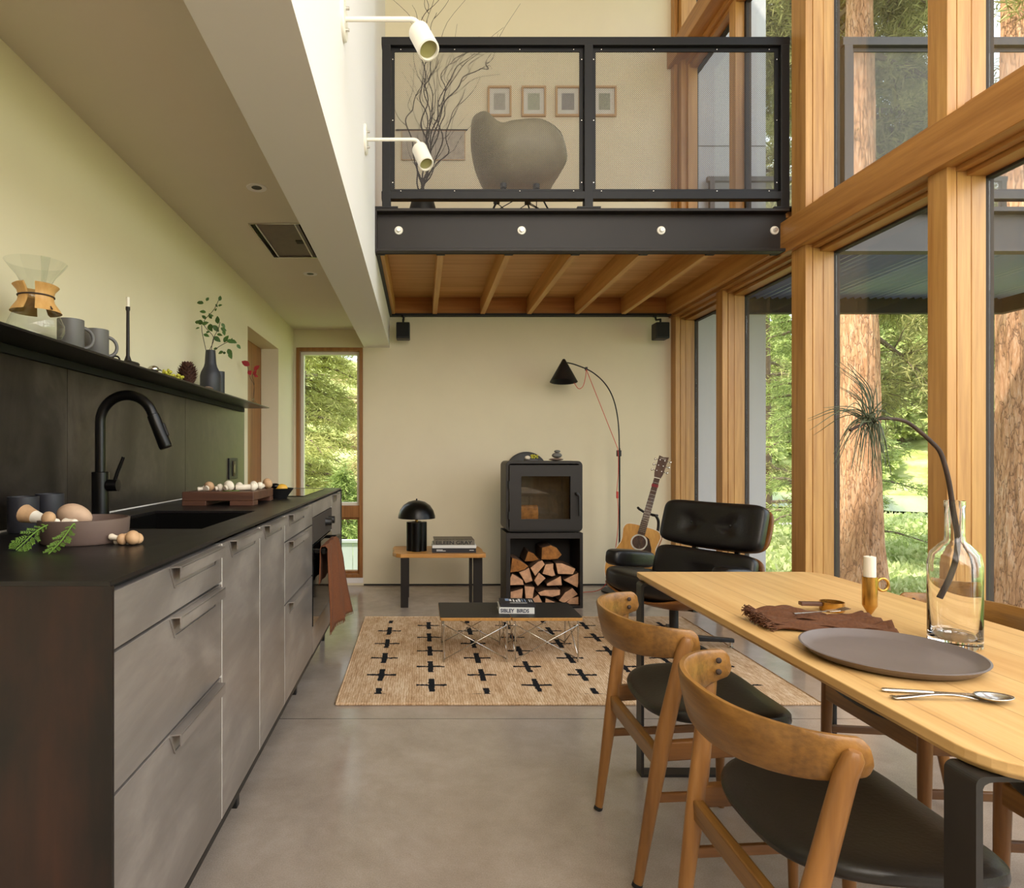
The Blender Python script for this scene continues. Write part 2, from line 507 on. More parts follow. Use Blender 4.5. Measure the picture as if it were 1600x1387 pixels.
M['brass'] = plain('aged_brass', '#b98f48', 0.27, 0.9, var=0.2, scale=25.0)
M['white_metal'] = plain('white_enamel', '#e6e0d2', 0.4)
M['lens'] = plain('lamp_lens', '#8d8a5a', 0.2)
M['stove'] = plain('black_cast_iron', '#221d1a', 0.5, 0.2, var=0.06)
M['leather'] = plain('black_leather', '#141111', 0.36, bump=0.12, scale=90.0)
M['seat_leather'] = plain('dark_olive_black_leather', '#1b1815', 0.4, bump=0.1, scale=110.0)
M['walnut_y'] = wood('honey_oak_back', '#5c3d1b', '#a07136', 'y', 0.34, 90.0)
M['walnut_z'] = wood('honey_oak_leg', '#714a24', '#a4713a', 'z', 0.38)
M['walnut_x'] = wood('honey_oak_rail', '#633e1e', '#966531', 'x', 0.4)
M['table'] = wood('pale_oak_boards', '#bf925a', '#e0bb80', 'y', 0.36, 50.0, (0, 0.145))
M['ply_edge'] = plain('plywood_edge', '#b1803f', 0.5, var=0.2, scale=60.0)
M['ply_shell'] = wood('rosewood_shell', '#5d371b', '#96622f', 'x', 0.3)
M['jute'] = jute()
M['rug'] = jute(True)
M['rug_black'] = plain('black_wool_pattern', '#22242a', 0.95, var=0.2, scale=200.0)
M['rust_cloth'] = plain('rust_linen', '#66381a', 0.9, var=0.2, scale=140.0, bump=0.2)
M['brown_cloth'] = plain('brown_linen', '#5c3820', 0.9, var=0.22, scale=150.0, bump=0.25)
M['log_end'] = plain('split_wood_face', '#c99a77', 0.85, var=0.22, scale=26.0, bump=0.3)
M['log_bark'] = plain('log_bark', '#5b3f2a', 0.95, var=0.35, scale=30.0, bump=0.6)
M['log_orange'] = plain('weathered_split_face', '#935f2c', 0.9, var=0.4, scale=28.0, bump=0.5)
M['stone'] = plain('grey_river_stone', '#6e6c68', 0.7, var=0.12, scale=30.0)
M['stone_brown'] = plain('brown_flat_stone', '#7d6758', 0.7, var=0.15, scale=30.0)
M['paper'] = plain('book_paper', '#d8d2c4', 0.8)
M['cover_dark'] = plain('dark_book_cover', '#1d1c22', 0.5)
M['cover_white'] = plain('white_book_cover', '#dad9d6', 0.5)
M['cover_brown'] = plain('grey_brown_book_cover', '#6e6557', 0.6, var=0.15, scale=60.0)
M['ink_blue'] = plain('navy_ink', '#33384e', 0.6)
M['ink_dark'] = plain('dark_ink', '#1c1815', 0.6)
M['ink_white'] = plain('white_ink', '#d8d8d8', 0.6)
M['ink_lightblue'] = plain('pale_blue_ink', '#7f95b8', 0.6)
M['ceramic_grey'] = plain('grey_stoneware', '#63605e', 0.5)
M['ceramic_dark'] = plain('charcoal_ceramic', '#2a2a30', 0.5)
M['ceramic_brown'] = plain('mauve_brown_stoneware', '#66544c', 0.55, var=0.05)
M['plate'] = plain('mauve_grey_stoneware', '#6a605d', 0.45, var=0.04)
M['wax'] = plain('ivory_wax', '#e9e1d2', 0.5)
M['mushroom'] = plain('cream_mushroom', '#e2d6c2', 0.75, var=0.12, scale=40.0)
M['mushroom_tan'] = plain('tan_mushroom_cap', '#b9946e', 0.7, var=0.15, scale=40.0)
M['potato'] = plain('buff_mushroom_skin', '#b89a80', 0.7, var=0.12, scale=25.0)
M['green'] = plain('fresh_green_leaf', '#5d7d2c', 0.6, var=0.3, scale=40.0)
M['euc'] = plain('deep_green_leaf', '#3d5c24', 0.55, var=0.25, scale=30.0)
M['red'] = plain('deep_red_leaf', '#8d1420', 0.55, var=0.2, scale=40.0)
M['red_cord'] = plain('coral_red_cord', '#d2453c', 0.6)
M['twig'] = plain('dark_twig', '#3a2c24', 0.8, var=0.3, scale=40.0)
M['needle'] = plain('dark_pine_needle', '#47503a', 0.6, var=0.25, scale=40.0)
M['cone_brown'] = plain('pine_cone_brown', '#4a2c20', 0.8, var=0.3, scale=60.0)
M['yellow'] = plain('yellow_flower', '#b9b23c', 0.7, var=0.2, scale=60.0)
M['lemon'] = plain('yellow_lemon', '#d3a235', 0.5)
M['guitar_top'] = wood('spruce_top', '#b37a35', '#d9a458', 'z', 0.28, 80.0)
M['guitar_side'] = wood('mahogany_side', '#8a4a1e', '#b96c30', 'z', 0.25)
M['fretboard'] = wood('rosewood_neck', '#35211a', '#5c3d2c', 'z', 0.5)
M['pickguard'] = plain('dark_red_pickguard', '#2b0f0e', 0.25)
M['shell'] = plain('olive_grey_fibreglass', '#a3987a', 0.45, var=0.06, scale=12.0)
M['cutting'] = wood('walnut_block', '#40261a', '#664230', 'x', 0.45)
M['brick'] = plain('fire_brick', '#5a4a38', 0.9, var=0.2)
M['frame_oak'] = plain('pale_oak_frame', '#c39c6b', 0.5)
M['print'] = plain('white_print_paper', '#d5d0c6', 0.8)
M['siding'] = plain('pale_grey_siding', '#b9b5b6', 0.7, var=0.03, scale=2.0)
M['fence'] = plain('white_fence_board', '#aeb2ba', 0.7)
M['bark'] = bark()
M['vent'] = plain('brown_vent_panel', '#6b5a50', 0.6, 0.1, var=0.1)
# ------------------------------------------------------------------ the room shell
BW = 5.69            # back wall plane
LW = -1.127          # kitchen wall plane
RW = 2.226           # inner face of the window posts
REAR = -3.0
CEIL = 2.27          # kitchen ceiling
ROOF = 5.6
def cut_slab(b, axis, a0, a1, u0, u1, z0, z1, hu0, hu1, hz0, hz1, mat=0):
    """Wall slab between a0 and a1 with one rectangular opening."""
    def bx(u_0, u_1, z_0, z_1):
        if u_1 - u_0 < 1e-4 or z_1 - z_0 < 1e-4: return
        if axis == 'y': b.box(u_0, u_1, a0, a1, z_0, z_1, mat)
        elif axis == 'x': b.box(a0, a1, u_0, u_1, z_0, z_1, mat)
        else: b.box(u_0, u_1, z_0, z_1, a0, a1, mat)
    bx(u0, hu0, z0, z1); bx(hu1, u1, z0, z1); bx(hu0, hu1, z0, hz0); bx(hu0, hu1, hz1, z1)

struct(MB().box(-1.5, 2.45, REAR - 0.1, BW, -0.12, 0).build('floor', M['floor']))
b = MB(); cut_slab(b, 'y', BW, BW + 0.14, -1.6, 2.43, -0.1, ROOF, -1.104, -0.512, 0.068, 2.112)
struct(b.build('wall_back', M['wall'], recalc=False))
b = MB(); cut_slab(b, 'x', LW - 0.137, LW, REAR, BW, -0.05, CEIL + 0.02, 4.174, 5.077, -0.05, 1.998)
struct(b.build('wall_left', M['wall'], recalc=False))
struct(MB().box(-1.6, 2.45, REAR - 0.14, REAR, -0.1, ROOF).build('wall_rear', M['wall']))
b = MB(); cut_slab(b, 'z', CEIL, CEIL + 0.1, -1.45, -0.40, REAR, BW, -0.83, -0.53, 3.08, 3.61)
struct(b.build('ceiling_kitchen', M['ceiling'], recalc=False))
struct(MB().box(-0.6, 2.6, REAR - 0.1, BW + 0.1, ROOF, ROOF + 0.1).build('ceiling', M['ceiling']))
b = MB()
b.box(-0.501, -0.273, REAR, BW, 2.112, 2.385)
b.box(-0.47, -0.273, REAR, 3.845, 2.385, ROOF)
b.box(-0.47, -0.313, 3.845, BW, 2.385, ROOF)
struct(b.build('wall_upper', M['wall_bright'], recalc=False))
struct(MB().box(-1.104 + 0.6, RW + 0.05, BW - 0.006, BW, 0.0, 0.012).build('shadow_strip_back', M['gap']))  # black strip drawn in as the shadow line along the wall foot

# the recessed doorway in the kitchen wall, a fir door standing in it
d = struct(MB().box(-1.30, -1.266, 4.10, 5.16, -0.05, 2.03).build('door_1', M['fir_dark']))
d2 = MB().box(-1.266, -1.2655, 4.60, 4.602, 0, 2.0).build('seam', M['gap'], d)

# timber posts of the window wall
POSTS = [(5.585, 5.69), (4.72, 4.82), (3.70, 3.84), (2.705, 2.81), (1.70, 1.81), (0.70, 0.81), (-0.31, -0.20), (-1.31, -1.20), (-2.31, -2.20), (-3.0, -2.9)]
for i, (y0, y1) in enumerate(POSTS):
    if i in (0, 1):      # under the loft these stop at its floor
        b = MB().box(RW, RW + 0.040, y0, y1, 0, 2.385)
        b.box(RW + 0.046, 2.392, y0 + 0.004, y1 - 0.004, 0, 2.385); b.box(RW + 0.04, RW + 0.046, y0 + 0.012, y1 - 0.012, 0, 2.385)
        b.box(RW + 0.09, 2.392, y0 + 0.001, y0 + 0.004, 0.08, 2.335)
        if i == 0:
            b.box(RW, RW + 0.030, y0 + 0.03, y1, 2.6, ROOF); b.box(RW + 0.036, 2.392, y0 - 0.035, y1 - 0.004, 2.6, ROOF); b.box(RW + 0.085, 2.392, y0 - 0.06, y0 - 0.03, 2.6, 4.60)
        else:
            b.box(2.325, 2.392, y0 + 0.005, y1, 2.6, ROOF)
    else:
        b = MB().box(RW, RW + 0.040, y0, y1, 0, ROOF)
        b.box(RW + 0.046, 2.392, y0 + 0.004, y1 - 0.004, 0, ROOF); b.box(RW + 0.04, RW + 0.046, y0 + 0.012, y1 - 0.012, 0, ROOF)
        b.box(RW + 0.105, 2.392, y0 + 0.001, y0 + 0.004, 0.08, 2.335); b.box(RW + 0.105, 2.392, y0 + 0.001, y0 + 0.004, 2.6, ROOF)
    p = struct(b.build(f'trim_{i + 1}', M['fir_z'], recalc=False, bevel=0.002, segs=1))
    struct(MB().box(2.392, 2.426, y0 + 0.002, y1 - 0.002, 0, ROOF).build('aluminium_cover', M['alu'], p))

# long horizontal fir beams along the window wall, and the head pieces under them
b = MB().box(2.190, 2.36, REAR, 3.90, 2.37, 2.567)
struct(b.build('trim_11', M['fir_y'], bevel=0.003, segs=1))
b = MB().box(2.190, 2.36, REAR, BW, 4.585, 4.75); b.box(2.30, 2.39, REAR, BW, 4.535, 4.585)
struct(b.build('trim_12', M['fir_y'], bevel=0.003, segs=1))
b = MB().box(2.206, 2.392, 3.90, BW, 2.372, 2.66)
struct(b.build('trim_13', M['fir_y']))
for i in range(len(POSTS) - 1):
    y0, y1 = POSTS[i + 1][1], POSTS[i][0]
    b = MB().box(2.262, 2.30, y0, y1, 2.352, 2.372).box(2.31, 2.392, y0, y1, 2.333, 2.374).box(2.25, 2.392, y0, y1, 0.0, 0.09)
    w = struct(b.build(f'window_{i + 1}', M['fir_y'], recalc=False))
    a = MB().box(2.392, 2.426, y0, y1, 2.322, 2.40).box(2.392, 2.426, y0, y1, 0.05, 0.11)
    struct(a.build('aluminium_frame', M['alu'], w, recalc=False))
    struct(MB().box(2.402, 2.408, y0, y1, 0.09, 2.34).build('glass_pane', M['glass'], w))
for i in range(len(POSTS) - 1):
    y0, y1 = POSTS[i + 1][1], POSTS[i][0]
    b = MB().box(2.30, 2.392, y0, y1, 2.60, 2.64).box(2.33, 2.392, y0, y1, 4.50, 4.545)
    w = struct(b.build(f'window_{i + 11}', M['fir_y'], recalc=False))
    a = MB().box(2.392, 2.426, y0, y1, 2.60, 2.67).box(2.392, 2.426, y0, y1, 4.48, 4.56)
    if i == 1: a.box(2.392, 2.43, y0 + 0.86, y1, 2.6, 4.56)
    struct(a.build('aluminium_frame', M['alu'], w, recalc=False))
    struct(MB().box(2.402, 2.408, y0, y1, 2.62, ROOF).build('glass_pane', M['glass'], w))

# tall window in the back wall
wx0, wx1, wz0, wz1 = -1.104, -0.512, 0.068, 2.112
b = MB()
def ring(b, x0, x1, z0, z1, t, y0, y1, mat=0):
    b.box(x0, x0 + t, y0, y1, z0, z1, mat); b.box(x1 - t, x1, y0, y1, z0, z1, mat)
    b.box(x0 + t, x1 - t, y0, y1, z0, z0 + t, mat); b.box(x0 + t, x1 - t, y0, y1, z1 - t, z1, mat)
ring(b, wx0 + 0.001, wx1 - 0.001, wz0 + 0.001, wz1 - 0.001, 0.030, BW - 0.012, BW + 0.15)
b.box(wx0 + 0.03, wx1 - 0.03, BW + 0.01, BW + 0.13, 0.600, 0.705)
w = struct(b.build('window_21', M['fir_dark'], recalc=False, bevel=0.002, segs=1))
b = MB(); ring(b, wx0 + 0.031, wx1 - 0.031, 0.706, wz1 - 0.031, 0.026, BW + 0.05, BW + 0.11)
struct(b.build('white_frame', M['white_metal'], w, recalc=False))
b = MB(); ring(b, wx0 + 0.031, wx1 - 0.031, wz0 + 0.031, 0.60, 0.02, BW + 0.04, BW + 0.11)
struct(b.build('lower_sash', M['fir_dark'], w, recalc=False))
struct(MB().box(wx0 + 0.05, wx1 - 0.05, BW + 0.08, BW + 0.085, 0.72, wz1 - 0.05).build('glass_pane', M['glass'], w))
struct(MB().box(wx0 + 0.045, wx1 - 0.045, BW + 0.08, BW + 0.085, wz0 + 0.045, 0.59).build('glass_pane', M['glass'], w))
struct(MB().box(wx0 - 0.002, wx1 + 0.004, BW - 0.004, BW, 0.02, wz0).build('trim_14', M['wall_bright']))

# ------------------------------------------------------------------ loft floor, steel beam
b = MB().box(-0.30, RW + 0.02, 3.90, BW, 2.545, 2.600)
fl = struct(b.build('floor_loft', M['ply'], recalc=False))
for x in (-0.245, 0.125, 0.545, 0.955, 1.375, 1.785, 2.185):
    w2 = 0.04
    j = struct(MB().box(x - w2 / 2, x + w2 / 2, 3.905, 5.645, 2.395, 2.548).build('joist', M['joist'], fl, bevel=0.002, segs=1))
    struct(MB().box(x - w2 / 2 - 0.006, x + w2 / 2 + 0.006, 3.905, 3.96, 2.388, 2.45).build('joist_hanger', M['black_steel'], j))
struct(MB().box(-0.27, RW, 5.645, 5.688, 2.402, 2.546).build('ledger', M['ledger'], fl))
b = MB().box(-0.272, RW, 5.62, 5.689, 2.383, 2.402).box(-0.272, -0.25, 3.90, 5.64, 2.383, 2.402).box(-0.272, -0.266, 3.9, 5.64, 2.40, 2.54)
struct(b.build('steel_angle', M['black_steel'], fl, recalc=False))
for x in (-0.05, 0.80, 1.95):
    b = MB().lathe([(0, -0.006), (0.022, -0.006), (0.022, 0)], (x, 5.645, 2.47), 16, axis='y')
    struct(b.build('bolt', M['ledger'], fl))

b = MB()
b.box(-0.270, 2.225, 3.895, 3.907, 2.378, 2.636)
b.box(-0.270, 2.215, 3.838, 3.895, 2.618, 2.636); b.box(-0.270, 2.20, 3.838, 3.895, 2.378, 2.396)
b.box(-0.273, -0.262, 3.838, 3.907, 2.37, 2.64)
st = struct(b.build('trim_15', M['dark_steel'], recalc=False, bevel=0.003))
for px in (623, 815, 1033, 1210):
    p = at(px, 360, 3.895)
    b = MB().lathe([(0, -0.006), (0.024, -0.006), (0.026, 0.0)], p, 24, axis='y', smooth=False)
    bo = struct(b.build('washer', M['white_metal'], st))
    struct(MB().lathe([(0, -0.022), (0.013, -0.022), (0.013, -0.006)], p, 6, axis='y', smooth=False).build('bolt_head', M['chrome'], bo))

# ------------------------------------------------------------------ steel railings (loft and balcony)
def railing(name, label, x0, x1, y, posts, steel, meshmat, screws=True, ztop=3.668, side=None):
    t = thing(name, (x0, y, 2.636), label, 'railing')
    for x in posts:
        MB().box(x - 0.026, x + 0.026, y - 0.025, y + 0.025, 2.637, ztop).build('post', steel, t, bevel=0.003)
        MB().box(x - 0.07, x + 0.07, y - 0.035, y + 0.035, 2.6365, 2.646).build('foot_plate', steel, t)
    MB().box(x0, x1, y - 0.0255, y + 0.0255, ztop - 0.048, ztop + 0.001).build('top_rail', steel, t, bevel=0.003)
    MB().box(x0, x1, y - 0.0245, y + 0.0245, 2.695, 2.742).build('bottom_rail', steel, t, bevel=0.003)
    for a, c in zip(posts[:-1], posts[1:]):
        a, c = a + 0.027, c - 0.027
        z0, z1 = 2.743, ztop - 0.049
        fr = MB(); ring(fr, a, c, z0, z1, 0.022, y + 0.004, y + 0.012)
        f = fr.build('panel_frame', steel, t, recalc=False)
        MB().box(a + 0.018, c - 0.018, y + 0.0125, y + 0.0140, z0 + 0.018, z1 - 0.018).build('perforated_panel', meshmat, t)
        if screws:
            pts = [(a + (c - a) * k, z) for z in (z0 + 0.009, z1 - 0.009) for k in (0.05, 0.33, 0.67, 0.95)] + [(x, z0 + (z1 - z0) * k) for x in (a + 0.009, c - 0.009) for k in (0.07, 0.5, 0.92)]
            for x, z in pts:
                MB().ball((x, y + 0.002, z), (0.0045, 0.003, 0.0045), 8, 4).build('screw', M['chrome'], f)
    return t
railing('railing', 'black steel railing with perforated panels along the loft edge', -0.235, 2.222, 3.872, [-0.205, 1.012, 2.194], M['black_steel'], M['mesh'])
# ------------------------------------------------------------------ kitchen run
FX = -0.505                     # front plane of the kitchen
CT = 0.946                      # worktop height
Y0, Y1 = 1.041, 4.073           # ends of the run
CB = 0.222                      # underside of the cabinets
# worktop with a sink cut-out
b = MB(); cut_slab(b, 'z', CT - 0.008, CT, LW + 0.002, FX, Y0, Y1, -0.985, -0.612, 1.79, 2.378)
top = b.build('worktop', M['counter'], recalc=False)
tag(top, 'long waxed black worktop running the length of the kitchen units', 'worktop')
t = thing('sink', (-0.80, 2.09, 0.76), 'black rectangular sink set into the worktop below the tap', 'sink')
b = MB()
X0, X1, A, B_ = -0.984, -0.613, 1.791, 2.377
b.box(X0, X0 + 0.006, A, B_, 0.76, CT - 0.009); b.box(X1 - 0.006, X1, A, B_, 0.76, CT - 0.009)
b.box(X0, X1, A, A + 0.006, 0.76, CT - 0.009); b.box(X0, X1, B_ - 0.006, B_, 0.76, CT - 0.009); b.box(X0, X1, A, B_, 0.755, 0.762)
b.build('basin', M['faucet'], t, recalc=False)
MB().lathe([(0, 0.004), (0.036, 0.004), (0.04, 0.0)], (-0.80, 2.09, 0.762), 24).build('drain', M['chrome'], t)
# end panels
tag(MB().box(LW + 0.002, FX + 0.003, Y0, Y0 + 0.008, 0.0, CT - 0.0082).build('end_panel', M['rusty']), 'dark rust-mottled steel panel closing the near end of the kitchen units', 'end panel')
tag(MB().box(LW + 0.002, FX + 0.004, Y1 - 0.012, Y1, 0.18, CT - 0.0082).build('end_panel', M['black_matte']), 'thin black panel closing the far end of the kitchen units', 'end panel')

def pull(b, y0, y1, z, dirz=-1, mat=0):
    """Folded steel pull: lip at height z, face plate with slanted ends below it."""
    x = FX
    b.add([(x, y0, z), (x + 0.022, y0 + 0.004, z + 0.001), (x + 0.022, y1 - 0.004, z + 0.001), (x, y1, z),
           (x, y0, z - 0.003), (x + 0.022, y0 + 0.004, z - 0.002), (x + 0.022, y1 - 0.004, z - 0.002), (x, y1, z - 0.003)],
          [(0, 1, 2, 3), (7, 6, 5, 4), (0, 4, 5, 1), (1, 5, 6, 2), (2, 6, 7, 3), (3, 7, 4, 0)], mat)
    b.add([(x + 0.019, y0 + 0.004, z - 0.001), (x + 0.022, y0 + 0.004, z - 0.001), (x + 0.022, y1 - 0.004, z - 0.001), (x + 0.019, y1 - 0.004, z - 0.001),
           (x + 0.019, y0 + 0.004, z - 0.024), (x + 0.022, y0 + 0.004, z - 0.024), (x + 0.022, y1 - 0.004, z - 0.024), (x + 0.019, y1 - 0.004, z - 0.024)],
          [(0, 1, 2, 3), (7, 6, 5, 4), (0, 4, 5, 1), (1, 5, 6, 2), (2, 6, 7, 3), (3, 7, 4, 0)], mat)
    # raised trapezoid outline round the grip
    p = [(y0 - 0.004, z - 0.002), (y0 + 0.022, z - 0.045), (y1 - 0.022, z - 0.045), (y1 + 0.006, z - 0.002)]
    for (ya, za), (yb, zb) in zip(p[:-1], p[1:]):
        b.bar((x + 0.001, ya, za), (x + 0.001, yb, zb), 0.005, 0.004, (1, 0, 0), mat)

def unit(name, label, y0, y1, zs, kind, span):
    t = thing(name, ((LW + FX) / 2, (y0 + y1) / 2, CB), label, 'cabinet')
    g = 0.003
    MB().box(LW + 0.01, FX - 0.022, y0 + 0.001, y1 - 0.001, CB, CT - 0.016 if name != 'sink_unit' else 0.74).build('carcass', M['gap'], t)
    MB().box(LW + 0.02, FX - 0.001, y0, y1, CB - 0.016, CB).build('base_rail', M['black_matte'], t)
    for z0, z1 in zip(zs[1:], zs[:-1]):
        f = MB().box(FX - 0.020, FX, y0 + g, y1 - g, z0 + g, z1 - g, 0).build(kind, [M['front']], t, bevel=0.0012, segs=1)
        MB().box(FX - 0.019, FX - 0.0008, y0 + g - 0.0012, y0 + g, z0 + g, z1 - g).build('bare_edge', M['edge'], f)
        hb = MB(); pull(hb, span[0], span[1], z1 - 0.003)
        hb.build('handle', M['front'], f, recalc=False)
    return t
TOPZ = CT - 0.017
u1 = unit('drawer_cabinet', 'brushed steel three-drawer cabinet at the near end under the bowl', 1.050, 1.629, [TOPZ, 0.827, 0.590, CB], 'drawer', (1.29, 1.59))
u2 = unit('sink_unit', 'brushed steel cabinet with one tall door beside the near drawers', 1.629, 2.012, [TOPZ, CB], 'door', (1.69, 1.965))
u2['category'] = 'cabinet'
u3 = unit('sink_unit', 'brushed steel one-door cabinet between the other door and the far drawers', 2.012, 2.382, [TOPZ, CB], 'door', (2.06, 2.335))
u4 = unit('drawer_cabinet', 'brushed steel three-drawer cabinet next to the oven', 2.382, 2.988, [TOPZ, 0.827, 0.593, CB], 'drawer', (2.445, 2.78))
u5 = unit('narrow_cabinet', 'narrow brushed steel one-door cabinet beyond the oven', 3.637, 4.060, [TOPZ, CB], 'door', (3.70, 3.86))
# oven
y0, y1 = 2.990, 3.633
ov = thing('oven', (-0.8, 3.31, CB), 'built-in black oven with two knobs and a towel on its bar', 'oven')
MB().box(LW + 0.01, FX - 0.03, y0 + 0.003, y1 - 0.003, CB, CT - 0.016).build('body', M['black_matte'], ov)
MB().box(FX - 0.028, FX, y0 + 0.002, y1 - 0.002, 0.862, TOPZ - 0.002).build('top_panel', M['front'], ov)
cp = MB().box(FX - 0.028, FX + 0.002, y0 + 0.004, y1 - 0.004, 0.735, 0.858).build('control_panel', M['alu'], ov, bevel=0.002)
for yk in (3.40, 3.515):
    MB().lathe([(0.0, 0.032), (0.019, 0.032), (0.021, 0.004), (0.024, 0.0)], (FX + 0.002, yk, 0.80), 24, axis='x').build('knob', M['black_matte'], cp)
dr = MB().box(FX - 0.028, FX + 0.003, y0 + 0.004, y1 - 0.004, 0.35, 0.730).build('door', M['black_gloss'], ov, bevel=0.002)
hb = MB().box(FX + 0.040, FX + 0.055, y0 + 0.03, y1 - 0.03, 0.686, 0.712)
for ye in (y0 + 0.05, y1 - 0.05): hb.box(FX + 0.003, FX + 0.041, ye - 0.01, ye + 0.01, 0.69, 0.708)
hb.build('handle', M['faucet'], dr, recalc=False, bevel=0.002)
MB().box(FX - 0.028, FX, y0 + 0.002, y1 - 0.002, CB, 0.347).build('lower_panel', M['front'], ov)
MB().box(LW + 0.02, FX - 0.001, y0, y1, CB - 0.016, CB).build('base_rail', M['black_matte'], ov)
# feet under the run
for o, ys in ((u1, (1.12,)), (u3, (2.10,)), (ov, (3.09,)), (u5, (3.99,))):
    for yy in ys:
        for xf in (-0.612, -1.05): MB().box(xf - 0.014, xf + 0.014, yy - 0.014, yy + 0.014, 0, CB - 0.011).build('foot', M['black_matte'], o, bevel=0.002)
# towel over the oven bar: one cloth, front fall longer than the back fall
def towel(u, v):
    yy = 3.02 + 0.38 * u + 0.006 * math.sin(9 * u + 5 * v)
    L = v * 0.60
    fold = 0.010 * math.sin(u * 13 + 0.6) * min(1, abs(v - 0.32) * 5) + 0.004 * math.sin(17 * u + 9 * v)
    if L < 0.17: x, z = FX + 0.030 - 0.006 * (0.17 - L) / 0.17, 0.713 - (0.17 - L)
    elif L < 0.21:
        a = (L - 0.17) / 0.04 * math.pi; x, z = FX + 0.0475 - 0.0175 * math.cos(a), 0.7135 + 0.010 * math.sin(a)
    else: x, z = FX + 0.0655 + (0.008 + 0.060 * u) * ((L - 0.21) / 0.39) ** 0.9, 0.713 - (L - 0.21)
    flare = 1 + 0.04 * max(0, (L - 0.21) / 0.39)
    return Vector((x + fold * (1 if L > 0.19 else 0.25), 3.19 + (yy - 3.19) * flare - 0.02 * max(0, L - 0.21), z))
tw = thing('tea_towel', (FX + 0.05, 3.19, 0.71), 'rust-brown linen tea towel hung over the oven handle', 'towel')
MB().grid(towel, 24, 40).build('cloth', M['rust_cloth'], tw, solid=0.003)
fb = MB()
for k in range(46):
    p = towel(k / 45, 1.0)
    fb.bar(p + Vector((0, 0, 0.002)), p + Vector((random.uniform(-0.003, 0.003), random.uniform(-0.003, 0.003), -0.014)), 0.002, 0.002, (1, 0, 0))
fb.build('fringe', M['rust_cloth'], tw)

# backsplash in three sheets, shelf, socket
for a, c, lab in ((0.2, 2.03, 'nearest'), (2.033, 3.05, 'middle'), (3.053, Y1, 'far')):
    o = MB().box(LW, LW + 0.006, a, c, CT + 0.003, 1.449).build('trim_%d' % {'nearest': 16, 'middle': 17, 'far': 18}[lab], M['backsplash'])
    struct(o)
struct(MB().box(LW, LW + 0.004, 0.2, Y1, CT + 0.004, 1.448).build('trim_21', M['gap']))
struct(MB().box(LW, LW + 0.010, 0.9, Y1, CT, CT + 0.004).build('trim_19', M['edge']))
sh = thing('wall_shelf', (LW, 2.3, 1.45), 'thin black steel shelf along the kitchen wall above the backsplash', 'shelf')
MB().box(LW, -0.953, 0.5, 4.035, 1.449, 1.455).build('shelf_plate', M['counter'], sh)
MB().box(LW + 0.0065, LW + 0.022, 0.5, 4.02, 1.425, 1.4488).build('shelf_bracket', M['gap'], sh)
so = thing('power_socket', (LW + 0.006, 3.82, 1.074), 'black rectangular power socket on the far backsplash sheet', 'socket')
MB().box(LW + 0.0062, LW + 0.013, 3.735, 3.905, 1.012, 1.136).build('plate', M['black_matte'], so, bevel=0.002)
MB().box(LW + 0.013, LW + 0.017, 3.79, 3.85, 1.03, 1.118).build('insert', M['black_gloss'], so)
MB().box(LW + 0.0171, LW + 0.018, 3.816, 3.824, 1.05, 1.10).build('switch', M['chrome'], so)

# tap
fx, fy = -1.045, 2.09
f = thing('kitchen_tap', (fx, fy, CT), 'tall matte black gooseneck tap standing behind the sink', 'tap')
MB().lathe([(0.029, 0), (0.029, 0.006), (0.0265, 0.008), (0.0265, 0.150), (0.024, 0.152)], (fx, fy, CT), 28).build('base', M['faucet'], f)
R = 0.087
pts = [(fx, fy, CT + 0.15)] + [(fx, fy, CT + 0.15 + 0.165 * k / 4) for k in range(1, 5)]
cz = CT + 0.315
pts += [(fx + R - R * math.cos(math.radians(a)), fy, cz + R * math.sin(math.radians(a))) for a in range(10, 166, 8)]
MB().tube(pts, 0.0165, 20).build('neck', M['faucet'], f)
e = Vector(pts[-1]); dr_ = (Vector(pts[-1]) - Vector(pts[-2])).normalized()
sp = MB().tube([e - dr_ * 0.01, e + dr_ * 0.004, e + dr_ * 0.006, e + dr_ * 0.115, e + dr_ * 0.120], [0.0165, 0.0165, 0.0195, 0.0215, 0.019], 20).build('spray_head', M['faucet'], f)
q = e + dr_ * 0.06 + Vector((0.02, 0, 0.004))
MB().obox(q, dr_ * 0.022, Vector((0, 0.007, 0)), dr_.cross(Vector((0, 1, 0))) * 0.004).build('button', M['black_matte'], sp, bevel=0.002)
MB().tube([(fx + 0.025, fy, CT + 0.108), (fx + 0.058, fy, CT + 0.108)], [0.0195, 0.0195], 20).build('valve', M['faucet'], f)
MB().tube([(fx + 0.046, fy, CT + 0.12), (fx + 0.055, fy, CT + 0.15), (fx + 0.075, fy, CT + 0.20)], [0.006, 0.006, 0.0055], 12).build('lever', M['faucet'], f)

# induction hob flush in the worktop
tag(MB().box(-1.04, -0.585, 3.20, 3.90, CT, CT + 0.004).build('induction_hob', M['black_gloss']), 'flat black glass hob on the worktop over the oven', 'hob')

